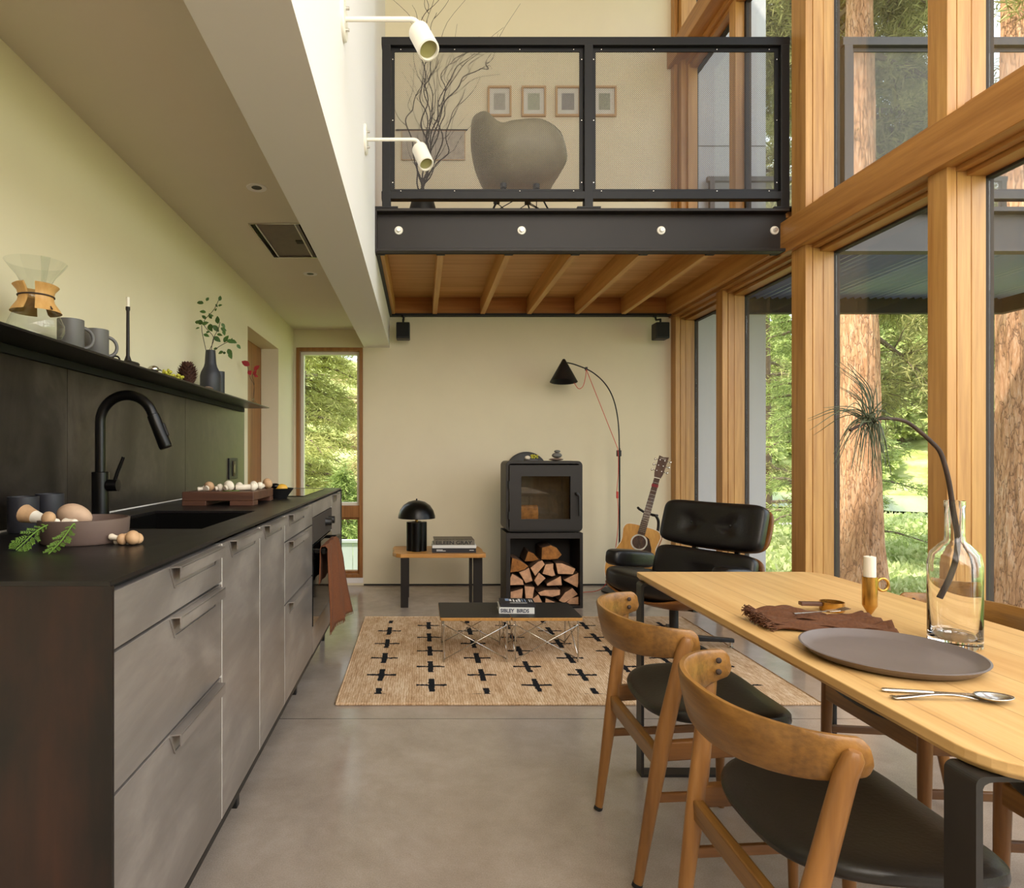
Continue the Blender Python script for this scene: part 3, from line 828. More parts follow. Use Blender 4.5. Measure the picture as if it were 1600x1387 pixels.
# extractor in the ceiling, two downlights
h = thing('extractor_hood', (-0.68, 3.35, CEIL), 'recessed steel extractor hood in the kitchen ceiling', 'extractor hood')
b = MB(); ring_z = lambda b, x0, x1, y0, y1, t, z0, z1: (b.box(x0, x0 + t, y0, y1, z0, z1), b.box(x1 - t, x1, y0, y1, z0, z1), b.box(x0 + t, x1 - t, y0, y0 + t, z0, z1), b.box(x0 + t, x1 - t, y1 - t, y1, z0, z1))
ring_z(b, -0.83, -0.53, 3.08, 3.61, 0.006, CEIL - 0.004, CEIL + 0.06)
b.box(-0.83, -0.53, 3.08, 3.61, CEIL + 0.05, CEIL + 0.06)
b.build('housing', M['chrome'], h, recalc=False)
b = MB(); b.box(-0.795, -0.612, 3.10, 3.60, CEIL + 0.004, CEIL + 0.012)
pn = b.build('panel', M['vent'], h)
b = MB(); b.box(-0.80, -0.795, 3.10, 3.60, CEIL - 0.002, CEIL + 0.03); b.box(-0.612, -0.606, 3.10, 3.60, CEIL - 0.002, CEIL + 0.03)
b.build('edge_strip', M['edge'], h)
sw = MB().box(-0.652, -0.616, 3.335, 3.385, CEIL, CEIL + 0.005).build('control_box', M['alu'], pn)
MB().lathe([(0, -0.002), (0.006, -0.002), (0.006, 0)], (-0.628, 3.36, CEIL), 12).build('button', M['black_matte'], pn)
for (x, y), lab in (((-0.684, 2.673), 'small round ceiling downlight nearer than the extractor hood'), ((-0.678, 3.94), 'small round ceiling downlight beyond the extractor hood')):
    d = thing('downlight', (x, y, CEIL), lab, 'downlight')
    MB().lathe([(0.022, -0.001), (0.041, -0.003), (0.043, 0)], (x, y, CEIL), 32).build('trim_ring', M['wall_bright'], d)
    MB().lathe([(0, 0.0), (0.0, -0.0005), (0.0215, -0.0008)], (x, y, CEIL), 24).build('aperture', M['black_matte'], d)

# ------------------------------------------------------------------ things on the shelf
SZ = 1.455
sx = -1.035
# pour-over coffee maker: glass hourglass with a two-piece wooden collar
cy = 1.665; sx = -1.0
t = thing('coffee_maker', (sx, cy, SZ), 'hourglass pour-over coffee maker with a wooden collar on the shelf', 'coffee maker')
prof = [(0.045, 0.001), (0.060, 0.006), (0.067, 0.022), (0.066, 0.040), (0.056, 0.066), (0.040, 0.088), (0.028, 0.106), (0.0225, 0.124), (0.027, 0.142), (0.044, 0.180), (0.062, 0.205), (0.073, 0.222)]
prof = [(r, z * 0.89) for r, z in prof]
MB().lathe(prof, (sx, cy, SZ), 40).build('glass_body', M['thin_clear'], t)
MB().tube([(sx + 0.024, cy - 0.012, SZ + 0.120), (sx + 0.042, cy - 0.034, SZ + 0.162), (sx + 0.052, cy - 0.046, SZ + 0.199)], [0.004, 0.007, 0.011], 12, caps=False).build('spout_groove', M['thin_clear'], t)
col = [(0.060, 0.076), (0.055, 0.086), (0.043, 0.106), (0.040, 0.122), (0.044, 0.138), (0.054, 0.152), (0.049, 0.156), (0.037, 0.140), (0.031, 0.124), (0.036, 0.106), (0.050, 0.080), (0.060, 0.076)]
col = [(r, z * 0.89) for r, z in col]
for a0, a1 in ((-62, 88), (118, 268)):
    b = MB(); n = 22; vsx, fsx = [], []
    for i in range(n + 1):
        a = math.radians(a0 + (a1 - a0) * i / n)
        vsx += [(sx + r * math.cos(a), cy + r * math.sin(a), SZ + z) for r, z in col[:-1]]
    k = len(col) - 1
    fsx = [(i * k + j, i * k + (j + 1) % k, (i + 1) * k + (j + 1) % k, (i + 1) * k + j) for i in range(n) for j in range(k)]
    b.add(vsx, fsx + [tuple(range(k)), tuple(range(n * k, n * k + k))], 0, True)
    b.build('wooden_collar', wood('collar_wood', '#b98440', '#dcb070', 'z', 0.5) if 'collar_wood' not in bpy.data.materials else bpy.data.materials['collar_wood'], t)
MB().tube([(sx + 0.042 * math.cos(a / 20 * math.tau), cy + 0.042 * math.sin(a / 20 * math.tau), SZ + 0.109) for a in range(21)], 0.0022, 8, caps=False).build('leather_tie', M['twig'], t)
MB().tube([(sx + 0.03, cy - 0.015, SZ + 0.08), (sx + 0.05, cy - 0.02, SZ + 0.078), (sx + 0.058, cy - 0.028, SZ + 0.07)], 0.002, 6).build('tie_end', M['twig'], t)
def mug(y, lab, x=-1.03, r=0.036, h=0.095):
    t = thing('mug', (x, y, SZ), lab, 'mug', None)
    MB().lathe([(0, 0.001), (r - 0.004, 0.001), (r, 0.006), (r, h), (r - 0.004, h), (r - 0.004, 0.008), (0, 0.008)], (x, y, SZ), 36).build('cup', M['ceramic_grey'], t)
    dx, dy = 0.75, 0.66
    MB().tube([(x + dx * (r - 0.003 + 0.028 * math.sin(math.radians(a))), y + dy * (r - 0.003 + 0.028 * math.sin(math.radians(a))), SZ + 0.045 + 0.030 * math.cos(math.radians(a))) for a in range(0, 181, 12)], 0.0055, 10).build('handle', M['ceramic_grey'], t)
mug(1.885, 'grey stoneware mug beside the coffee maker on the shelf')
mug(2.035, 'grey stoneware mug on the shelf, further from the coffee maker, nearer the candlestick')
# slender candlestick
x, y = -0.992, 2.170
t = thing('candlestick', (x, y, SZ), 'slender dark metal candlestick with a short candle on the shelf', 'candlestick')
MB().lathe([(0, 0.001), (0.036, 0.001), (0.0375, 0.007), (0.034, 0.011), (0.012, 0.017), (0.006, 0.035), (0.0052, 0.185), (0.0072, 0.19), (0.0072, 0.200), (0, 0.200)], (x, y, SZ), 28).build('stem', M['dark_steel'], t)
MB().lathe([(0.0062, 0.198), (0.0060, 0.232), (0, 0.234)], (x, y, SZ), 14).build('candle', M['wax'], t)
MB().tube([(x - 0.032 + 0.0135 * math.cos(a / 16 * math.tau), y - 0.02, SZ + 0.0165 + 0.0135 * math.sin(a / 16 * math.tau)) for a in range(17)], 0.003, 8).build('finger_ring', M['dark_steel'], t)
# little things on the shelf
sx = -1.035
t = thing('glass_ornament', (-0.985, 2.36, SZ), 'tiny silvery glass ornament lying beside the candlestick', 'ornament')
MB().ball((-0.985, 2.36, SZ + 0.014), (0.02, 0.02, 0.014), 14, 8).build('bead', M['chrome'], t)
MB().ball((-0.985, 2.405, SZ + 0.011), (0.014, 0.014, 0.011), 12, 8).build('bead', M['clear'], t)
def flower_head(x, y, lab, n=16, r=0.02):
    t = thing('dried_flower', (x, y, SZ), lab, 'flower')
    MB().tube([(x - 0.03, y - 0.04, SZ + 0.004), (x, y, SZ + 0.008)], 0.0018, 6).build('stem', M['green'], t)
    b = MB()
    for k in range(n):
        a = random.uniform(0, math.tau); rr = r * math.sqrt(random.random())
        b.ball((x + rr * math.cos(a), y + rr * math.sin(a), SZ + 0.010 + random.uniform(0, 0.016)), 0.0062, 8, 5)
    b.build('blossom', M['yellow'], t)
flower_head(-0.985, 2.475, 'small yellow dried flower lying nearer the candlestick on the shelf')
flower_head(-0.995, 2.625, 'small yellow dried flower lying against the pine cone')
# pine cone
x, y = -0.998, 2.740
t = thing('pine_cone', (x, y, SZ), 'brown open pine cone standing on the shelf beside the dark vase', 'pine cone')
MB().lathe([(0, 0.004), (0.022, 0.006), (0.03, 0.03), (0.024, 0.06), (0.008, 0.088), (0, 0.092)], (x, y, SZ), 16).build('core', M['cone_brown'], t)
b = MB()
for lev in range(11):
    z = 0.006 + lev * 0.0082; rr = 0.047 * math.sin(math.pi * (0.22 + 0.70 * lev / 11)) ** 0.8
    for k in range(11):
        a = (k + 0.5 * (lev % 2)) / 11 * math.tau
        d = Vector((math.cos(a), math.sin(a), 0)); p = Vector((x, y, SZ + z))
        s = d.cross(Vector((0, 0, 1)))
        tip = p + d * rr + Vector((0, 0, 0.010))
        w = 0.0075
        b.add([p + d * 0.012 + s * w * 0.6, p + d * 0.012 - s * w * 0.6, p + d * rr * 0.8 - s * w + Vector((0, 0, 0.004)), tip, p + d * rr * 0.8 + s * w + Vector((0, 0, 0.004)), p + d * rr * 0.7 + Vector((0, 0, -0.003))],
              [(0, 1, 2, 3, 4), (1, 0, 5), (2, 1, 5), (3, 2, 5), (4, 3, 5), (0, 4, 5)])
b.build('scale', M['cone_brown'], t)
# dark bottle vase with leafy sprigs, small cup behind it, pale pebble before it
x, y = -1.012, 3.085
t = thing('bottle_vase', (x, y, SZ), 'dark charcoal bottle vase on the shelf holding green sprigs', 'vase')
MB().lathe([(0, 0.001), (0.046, 0.001), (0.049, 0.008), (0.0485, 0.080), (0.044, 0.098), (0.031, 0.124), (0.027, 0.140), (0.0225, 0.203), (0.018, 0.203), (0.0165, 0.14), (0, 0.12)], (x, y, SZ), 40).build('body', M['ceramic_dark'], t)
MB().lathe([(0, 0.001), (0.026, 0.001), (0.027, 0.006), (0.027, 0.115), (0.024, 0.115), (0.023, 0.01), (0, 0.01)], (-1.005, 3.195, SZ), 28).build('small_cup', M['ceramic_dark'])
tag(bpy.data.objects['small_cup'], 'small dark cylindrical cup half hidden beyond the bottle vase', 'cup')
tag(MB().ball((-0.972, 2.945, SZ + 0.007), (0.013, 0.045, 0.007), 18, 8).build('pebble', M['stone_brown']), 'flat beige pebble at the shelf edge before the dark vase', 'pebble')
def leaf(b, p, d, up, L, W, curl=0.2, mat=0):
    """Pointed oval leaf from p along d."""
    d = Vector(d).normalized(); s = d.cross(Vector(up)).normalized(); n = s.cross(d)
    rows = [(0.0, 0.05), (0.2, 0.75), (0.45, 1.0), (0.72, 0.72), (0.9, 0.32), (1.0, 0.03)]
    v = []
    for tt, w in rows:
        c = Vector(p) + d * L * tt + n * (curl * L * (tt * tt) * -1)
        v += [c - s * W * w / 2 + n * W * 0.12 * w, c, c + s * W * w / 2 + n * W * 0.12 * w]
    f = []
    for i in range(len(rows) - 1):
        f += [(i * 3, i * 3 + 1, i * 3 + 4, i * 3 + 3), (i * 3 + 1, i * 3 + 2, i * 3 + 5, i * 3 + 4)]
    b.add(v, f, mat, True)
VD = 3.085
def sprig(px_path, leaves, lab, name='eucalyptus_sprig'):
    pts = [at(px, py, VD + dz) for px, py, dz in px_path]
    t = thing(name, pts[0], lab, 'sprig')
    MB().tube(smooth_path(pts, 5), 0.0016, 6).build('stem', M['twig'], t)
    b = MB()
    for px, py, ang, L in leaves:
        p = at(px, py, VD + random.uniform(-0.03, 0.03))
        d = Vector((math.cos(math.radians(ang)), random.uniform(-0.5, 0.3), math.sin(math.radians(ang))))
        leaf(b, p, d, (random.uniform(-0.5, 0.5), -1, random.uniform(-0.4, 0.6)), L * 0.00317 * 1.05, L * 0.00317 * 0.66)
    b.build('foliage', M['euc'], t)
sprig([(326, 565, 0), (325, 552, 0), (334, 528, 0), (318, 505, -0.01), (334, 484, 0), (342, 468, 0.01)],
      [(331, 498, 120, 9), (336, 486, 60, 5), (341, 478, 20, 6), (343, 470, 80, 8), (322, 498, 140, 8), (318, 474, 160, 9), (322, 470, 60, 7), (322, 488, 170, 9), (327, 492, -10, 6), (316, 472, 190, 8), (337, 475, -60, 5)], 'leafy green sprig rising straight up from the dark vase')
sprig([(325, 565, 0), (322, 548, 0), (316, 520, 0), (315, 508, 0.01)],
      [(318, 505, 160, 12), (316, 507, 20, 10), (312, 512, 190, 6), (318, 522, -20, 9), (312, 504, 165, 9), (326, 507, -60, 13), (322, 520, 30, 6)], 'short leafy green sprig at the side of the dark vase nearest the pine cone')
sprig([(328, 565, 0), (330, 550, 0), (333, 530, 0), (341, 514, 0.01), (344, 503, 0)],
      [(341, 506, 100, 12), (345, 512, -30, 9), (349, 516, -70, 8), (346, 505, -50, 8), (334, 526, -35, 12), (339, 522, -10, 8), (331, 514, 110, 10), (333, 508, -50, 12)], 'leafy green sprig bending towards the doorway above the dark vase')
sprig([(329, 565, 0), (331, 552, 0), (340, 543, 0), (350, 537, 0.01), (362, 531, 0.02)],
      [(350, 535, 60, 12), (354, 532, -10, 12), (361, 531, -30, 9), (370, 538, -50, 8), (349, 549, 200, 8), (356, 545, -60, 12), (358, 551, -65, 10), (340, 544, 190, 6), (361, 535, 80, 7), (353, 551, 180, 6)], 'low leafy green sprig trailing sideways out of the dark vase')
# bud vase with red leaves at the shelf end
x, y = -1.03, 3.93
t = thing('bud_vase', (x, y, SZ), 'tiny clear glass bud vase at the far end of the shelf', 'vase')
MB().lathe([(0, 0.001), (0.026, 0.002), (0.029, 0.015), (0.018, 0.030), (0.010, 0.036), (0.011, 0.046), (0.015, 0.049)], (x, y, SZ), 28).build('glass', M['thin_clear'], t)
t = thing('red_sprig', (x, y, SZ + 0.01), 'thin sprig with deep red leaves in the glass bud vase', 'sprig')
p0 = Vector((x, y, SZ + 0.006))
for path in ([p0, at(397, 603, y), at(391, 590, y), at(386, 569, y)], [p0, at(397, 600, y), at(394, 588, y), at(398, 577, y)]):
    MB().tube(smooth_path(path, 4), 0.0014, 6).build('stem', M['twig'], t)
for px, py, a, L in ((390, 571, 150, 14), (396, 586, 60, 9), (392, 586, 120, 9), (397, 578, 40, 11), (394, 580, 200, 8), (397, 586, -20, 7)):
    b = MB(); leaf(b, at(px, py, y), (math.cos(math.radians(a)), -0.2, math.sin(math.radians(a))), (0, -1, 0.2), L * 0.0039, L * 0.0026); b.build('leaf', M['red'], t)

# ------------------------------------------------------------------ things on the worktop
# low bowl with mushrooms and greens
bx, by = -0.800, 1.525
t = thing('serving_bowl', (bx, by, CT), 'low mauve-brown stoneware bowl on the worktop near the tap', 'bowl')
MB().lathe([(0, 0.001), (0.092, 0.001), (0.096, 0.006), (0.099, 0.056), (0.0945, 0.057), (0.091, 0.010), (0, 0.010)], (bx, by, CT), 56).build('bowl', M['ceramic_brown'], t)
def lump(b, c, r, axis=(0, 0, 1), seed=0, n=20, m=12, amp=0.10):
    ax = Vector(axis).normalized(); u = ax.orthogonal().normalized(); w = ax.cross(u)
    rnd = random.Random(seed); ph = [rnd.uniform(0, 6) for _ in range(6)]
    s = len(b.v); b.ball((0, 0, 0), (1, 1, 1), n, m)
    for i in range(s, len(b.v)):
        p = Vector(b.v[i]); k = 1 + amp * (math.sin(2.1 * p.x + ph[0]) + math.sin(2.3 * p.y + ph[1]) * 0.8 + math.sin(3.1 * p.z + ph[2]) * 0.6) * 0.6
        b.v[i] = tuple(Vector(c) + (u * p.x * r[0] + w * p.y * r[1] + ax * p.z * r[2]) * k)
    return b
tag(lump(MB(), (-0.838, 1.55, CT + 0.060), (0.029, 0.027, 0.040), (0.96, 0.1, -0.25), 3, 28, 18).build('large_mushroom', M['potato']), 'large smooth buff mushroom cap piled in the stoneware bowl', 'mushroom')
def mushroom(name, lab, base, tip, r0, r1, capr, capl, stem=None, cap=None, group=None):
    base, tip = Vector(base), Vector(tip)
    t = thing(name, base, lab, 'mushroom', group)
    d = (tip - base).normalized(); L = (tip - base).length
    MB().tube([base, base + d * 0.004, base + d * L * 0.4, tip], [r0 * 0.8, r0, (r0 + r1) / 2 * 0.92, r1], 14).build('stem', stem or M['mushroom'], t)
    b = MB(); ax = d; u = ax.orthogonal().normalized(); w = ax.cross(u)
    b.ball(tip + d * capl * 0.2, (capr, capr, capl), 18, 10, 0, (1, 0.85), (u, w, ax))
    b.build('cap', cap or M['mushroom_tan'], t)
    return t
# king oyster lying over the bowl rim: trumpet foot outside
kb = Vector((-0.895, 1.48, CT + 0.064)); kt = Vector((-0.845, 1.466, CT + 0.052))
t = thing('king_oyster_mushroom', kt, 'king oyster mushroom with a white stem resting over the bowl rim', 'mushroom')
MB().tube([kt, (kt + kb) / 2, kb], [0.012, 0.0115, 0.0155], 16).build('stem', M['wax'], t)
d = (kb - kt).normalized()
MB().tube([kb - d * 0.004, kb + d * 0.010, kb + d * 0.026, kb + d * 0.030], [0.0155, 0.018, 0.022, 0.016], 18).build('cap', M['mushroom_tan'], t)
mushroom('oyster_mushroom', 'small round tan mushroom at the bowl rim beside the greens', (-0.835, 1.475, CT + 0.05), (-0.842, 1.452, CT + 0.062), 0.008, 0.007, 0.015, 0.013)
mushroom('oyster_mushroom', 'pale mushroom stem lying inside the bowl under the big cap', (-0.825, 1.48, CT + 0.050), (-0.80, 1.475, CT + 0.048), 0.011, 0.010, 0.011, 0.008, cap=M['mushroom'])
# feathery greens hanging over the rim
def frond(path, lab, leafsize):
    pts = smooth_path(path, 6)
    t = thing('carrot_frond', pts[0], lab, 'greens')
    MB().tube(pts, 0.0016, 6).build('stem', M['green'], t)
    b = MB(); n = len(pts)
    for i in range(n // 4, n - 1, 2):
        d = (pts[min(i + 1, n - 1)] - pts[i - 1]).normalized()
        for s in (-1, 1):
            side = d.cross(Vector((0, -0.9, 0.5))).normalized() * s
            L = leafsize * (0.35 + 0.65 * math.sin(math.pi * (i - n / 4) / (n * 0.78)))
            ax = (side * 0.85 + d * 0.55 + Vector((random.uniform(-.15, .15), random.uniform(-.3, .3), random.uniform(-.15, .15)))).normalized()
            b.tube([pts[i], pts[i] + ax * L], 0.0006, 4, caps=False)
            for q in (0.3, 0.5, 0.7, 0.88, 1.0):       # small lobes along each leaflet
                for s2 in (-1, 1):
                    sd = ax.cross(Vector((0, -0.9, 0.5))).normalized() * s2
                    leaf(b, pts[i] + ax * L * q, ax * 0.8 + sd * 0.7, (0.1, -0.9, 0.4), L * 0.30 * (1.3 - 0.6 * q), L * 0.085, 0.1)
    b.build('foliage', M['green'], t)
frond([at(90, 817, 1.45), at(72, 821, 1.43), at(54, 832, 1.405), at(38, 847, 1.385), at(25, 859, 1.372)], 'feathery green frond spilling over the bowl towards the dark cups', 0.027)
frond([at(134, 815, 1.45), at(116, 818, 1.43), at(105, 832, 1.405), at(93, 848, 1.37), at(76, 865, 1.325)], 'feathery green frond drooping over the front of the bowl onto the worktop', 0.022)
# cluster of small mushrooms beside the bowl
cl = [((172, 838), (190, 842), 0.0065, 0.013, 'small pale mushroom lying against the bowl, stem towards the greens'),
      ((180, 851), (199, 849), 0.0065, 0.0, 'pale twisted mushroom stem beside the stoneware bowl'),
      ((184, 842), (196, 840), 0.006, 0.0105, 'small upright tan mushroom in the cluster beside the bowl'),
      ((192, 848), (206, 845), 0.007, 0.0165, 'roundest tan mushroom of the cluster beside the bowl'),
      ((205, 846), (214, 843), 0.006, 0.013, 'outermost tan mushroom of the cluster beside the bowl')]
for k, (a, c_, r, cr, lab) in enumerate(cl):
    D = 1.47 + 0.012 * (k % 3)
    pa, pc = at(a[0], a[1], D), at(c_[0], c_[1], D - 0.006)
    pa.z = max(pa.z, CT + r); pc.z = max(pc.z, CT + max(r, cr) * 0.98)
    if cr: mushroom('small_mushroom', lab, pa, pc, r * 1.2, r * 0.8, cr, cr * 0.85, cap=M['mushroom_tan'])
    else: mushroom('small_mushroom', lab, pa, pc, r * 1.3, r * 0.9, r * 1.1, r, cap=M['mushroom'])
# dark cups
def cup(name, x, y, r, h, lab, mat):
    o = MB().lathe([(0, 0.001), (r - 0.004, 0.001), (r, 0.006), (r, h), (r - 0.003, h), (r - 0.003, 0.01), (0, 0.01)], (x, y, CT), 36).build(name, mat)
    return tag(o, lab, 'cup')
cup('tumbler', -1.055, 1.70, 0.037, 0.096, 'dark charcoal tumbler nearer than its twin beside the backsplash', M['ceramic_dark'])
cup('tumbler', -1.040, 1.795, 0.036, 0.098, 'dark charcoal tumbler set further back, nearer the tap', M['ceramic_dark'])
# walnut chopping block on two feet, mushrooms on it
t = thing('chopping_block', (-0.83, 2.79, CT), 'dark walnut chopping block on feet beyond the sink', 'chopping board')
bx0, bx1, by0, by1 = -0.975, -0.682, 2.615, 2.96
MB().box(bx0, bx1, by0, by1, CT + 0.020, CT + 0.056).build('board', M['cutting'], t, bevel=0.003)
MB().box(bx0, bx0 + 0.098, by0, by1, CT, CT + 0.0198).build('foot', M['cutting'], t, bevel=0.002)
MB().box(bx1 - 0.098, bx1, by0, by0 + 0.07, CT, CT + 0.0198).build('foot', M['cutting'], t, bevel=0.002)
MB().box(bx1 - 0.098, bx1, by1 - 0.05, by1, CT, CT + 0.0198).build('foot', M['cutting'], t, bevel=0.002)
BZ = CT + 0.056
mp = [((-0.93, 2.67), (-0.905, 2.68), .009, .013, 'cream button mushroom at the near corner of the chopping block'),
      ((-0.89, 2.66), (-0.885, 2.675), .012, .021, 'brown-capped mushroom standing second along the chopping block'),
      ((-0.86, 2.68), (-0.845, 2.69), .010, .016, 'pale mushroom between the brown cap and the speckled one on the block'),
      ((-0.815, 2.665), (-0.805, 2.68), .013, .023, 'large cream mushroom in the middle of the chopping block'),
      ((-0.79, 2.74), (-0.78, 2.75), .011, .018, 'cream mushroom behind the large one on the chopping block'),
      ((-0.78, 2.70), (-0.715, 2.72), .014, .017, 'long pale king oyster mushroom lying on the chopping block'),
      ((-0.76, 2.82), (-0.715, 2.84), .011, .017, 'cream mushroom lying at the far side of the chopping block'),
      ((-0.745, 2.76), (-0.725, 2.775), .010, .020, 'white mushroom beside the king oyster on the chopping block'),
      ((-0.715, 2.88), (-0.695, 2.895), .010, .024, 'tan fan-shaped mushroom at the hob end of the chopping block')]
for k, (a, c_, r, cr, lab) in enumerate(mp):
    mushroom('mushroom', lab, (a[0], a[1], BZ + r), (c_[0], c_[1], BZ + cr * 0.9), r, r * 0.9, cr, cr * 0.8, cap=M['mushroom_tan'] if k in (1, 8) else M['mushroom'])
t = thing('herb_sprig', (-0.80, 2.64, BZ), 'tiny green herb sprig before the mushrooms on the block', 'herb')
MB().tube([(-0.815, 2.64, BZ + .002), (-0.75, 2.65, BZ + .004)], 0.0012, 5).build('stem', M['green'], t)
b = MB()
for k in range(16): leaf(b, (-0.815 + 0.0042 * k, 2.64 + 0.0007 * k, BZ + 0.003), (random.uniform(-.5, 1), random.uniform(-1, 1), random.uniform(0, .9)), (0, 0, 1), 0.013, 0.004)
b.build('foliage', M['green'], t)
# black mortar bowl with lemon and pestle
x, y = -0.685, 3.10
t = thing('black_bowl', (x, y, CT), 'black footed bowl holding a lemon beside the hob', 'bowl')
MB().lathe([(0, 0.001), (0.038, 0.001), (0.040, 0.006), (0.058, 0.030), (0.070, 0.047), (0.066, 0.048), (0.053, 0.032), (0, 0.014)], (x, y, CT), 40).build('bowl', M['black_matte'], t)
tag(lump(MB(), (x + 0.015, y - 0.01, CT + 0.046), (0.023, 0.023, 0.029), (1, 0.3, 0.1), 5, 18, 10, 0.02).build('lemon', M['lemon']), 'yellow lemon lying in the black bowl', 'lemon')
t = thing('lemon_squeezer', (x - 0.025, y + 0.01, CT + 0.05), 'black hand squeezer lying across the black bowl', 'squeezer')
MB().ball((x - 0.018, y - 0.01, CT + 0.058), (0.026, 0.024, 0.014), 18, 10).build('cup', M['faucet'], t)
MB().tube([(x - 0.03, y, CT + 0.058), (x - 0.075, y + 0.02, CT + 0.052), (x - 0.095, y + 0.03, CT + 0.047)], [0.010, 0.009, 0.008], 12).build('handle', M['faucet'], t)
tag(MB().tube([(-0.90, 3.02, CT + 0.052), (-0.83, 3.06, CT + 0.062), (-0.80, 3.07, CT + 0.060)], [0.009, 0.013, 0.010], 12).build('pepper_mill', M['black_matte']), 'black handle lying behind the chopping block', 'utensil') if False else None
# ------------------------------------------------------------------ wall lamps on the upper wall
def sconce(d, z, lab):
    x = -0.273
    t = thing('wall_lamp', (x, d, z), lab, 'wall lamp')
    MB().lathe([(0, 0.012), (0.066, 0.012), (0.070, 0.008), (0.070, 0.0)], (x, d, z), 40, axis='x').build('wall_plate', M['white_metal'], t)
    for s in (-1, 1):
        MB().lathe([(0, 0.024), (0.006, 0.024), (0.006, 0.012)], (x, d, z + s * 0.038), 12, axis='x').build('thumb_screw', M['chrome'], t)
    MB().tube([(x + 0.01, d, z), (-0.035, d, z)] + [(-0.035 + 0.03 * math.sin(math.radians(a)), d, z - 0.03 + 0.03 * math.cos(math.radians(a))) for a in range(15, 91, 15)] + [(-0.004, d - 0.004, z - 0.05)], 0.0085, 16).build('arm', M['white_metal'], t)
    ax = Vector((0.26, -0.52, -0.82)).normalized()
    p = Vector((-0.006, d - 0.004, z - 0.046))
    hd = MB().tube([p, p + ax * 0.004, p + ax * 0.132, p + ax * 0.134, p + ax * 0.120], [0.030, 0.0365, 0.0365, 0.031, 0.030], 32, caps=False)
    hd.add([], [])
    h = hd.build('head', M['white_metal'], t)
    MB().tube([p + ax * 0.001, p + ax * 0.002], [0.030, 0.030], 32).build('head_cap', M['white_metal'], h)
    MB().tube([p + ax * 0.119, p + ax * 0.121], [0.0302, 0.0302], 32).build('lens', M['lens'], h)
sconce(2.238, 2.676, 'white wall lamp with cylinder head, higher in view than its twin')
sconce(3.138, 2.700, 'white wall lamp with cylinder head, further along the wall near the railing')

# ------------------------------------------------------------------ loft: pictures, hanging, chair, vase
LOFT = 2.600
for k, (x0, x1) in enumerate(((762, 799), (815, 853), (868, 907), (926, 963))):
    a, c = at(x0, 182, BW - 0.012), at(x1, 135, BW - 0.012)
    lab = ['framed print over the olive shell chair, nearest the branches', 'framed print second from the branches on the loft wall', 'framed print beside the middle railing post, on its branch side', 'framed print beyond the middle railing post, nearest the windows'][k]
    t = thing('picture_frame', ((a.x + c.x) / 2, BW - 0.01, a.z), lab, 'picture', None)
    b = MB(); ring(b, a.x, c.x, a.z, c.z, 0.016, BW - 0.026, BW - 0.001); b.build('frame', M['frame_oak'], t, recalc=False)
    MB().box(a.x + 0.015, c.x - 0.015, BW - 0.010, BW - 0.004, a.z + 0.015, c.z - 0.015).build('mat_board', M['print'], t)
    MB().box(a.x + 0.055, c.x - 0.055, BW - 0.0115, BW - 0.0102, a.z + 0.06, c.z - 0.06).build('print', plain('faded_print_%d' % k, ['#a9a397', '#a8a893', '#8f8985', '#9a9986'][k], 0.8, var=0.25, scale=70.0), t)
t = thing('wall_hanging', (0.12, BW - 0.01, 4.05), 'pale textile hanging from a thin rod behind the branches', 'wall hanging')
a, c = at(627, 250, BW - 0.012), at(727, 203, BW - 0.012)
MB().tube([(a.x - 0.05, BW - 0.014, c.z), (c.x + 0.02, BW - 0.014, c.z)], 0.006, 8).build('rod', M['twig'], t)
MB().box(a.x, c.x, BW - 0.012, BW - 0.008, a.z, c.z - 0.004).build('textile', plain('pale_textile', '#b7ab9c', 0.9, var=0.18, scale=30.0), t)
fb = MB(); ring(fb, a.x, c.x, a.z, c.z - 0.004, 0.006, BW - 0.0135, BW - 0.0121); fb.build('border', M['frame_oak'], t, recalc=False)

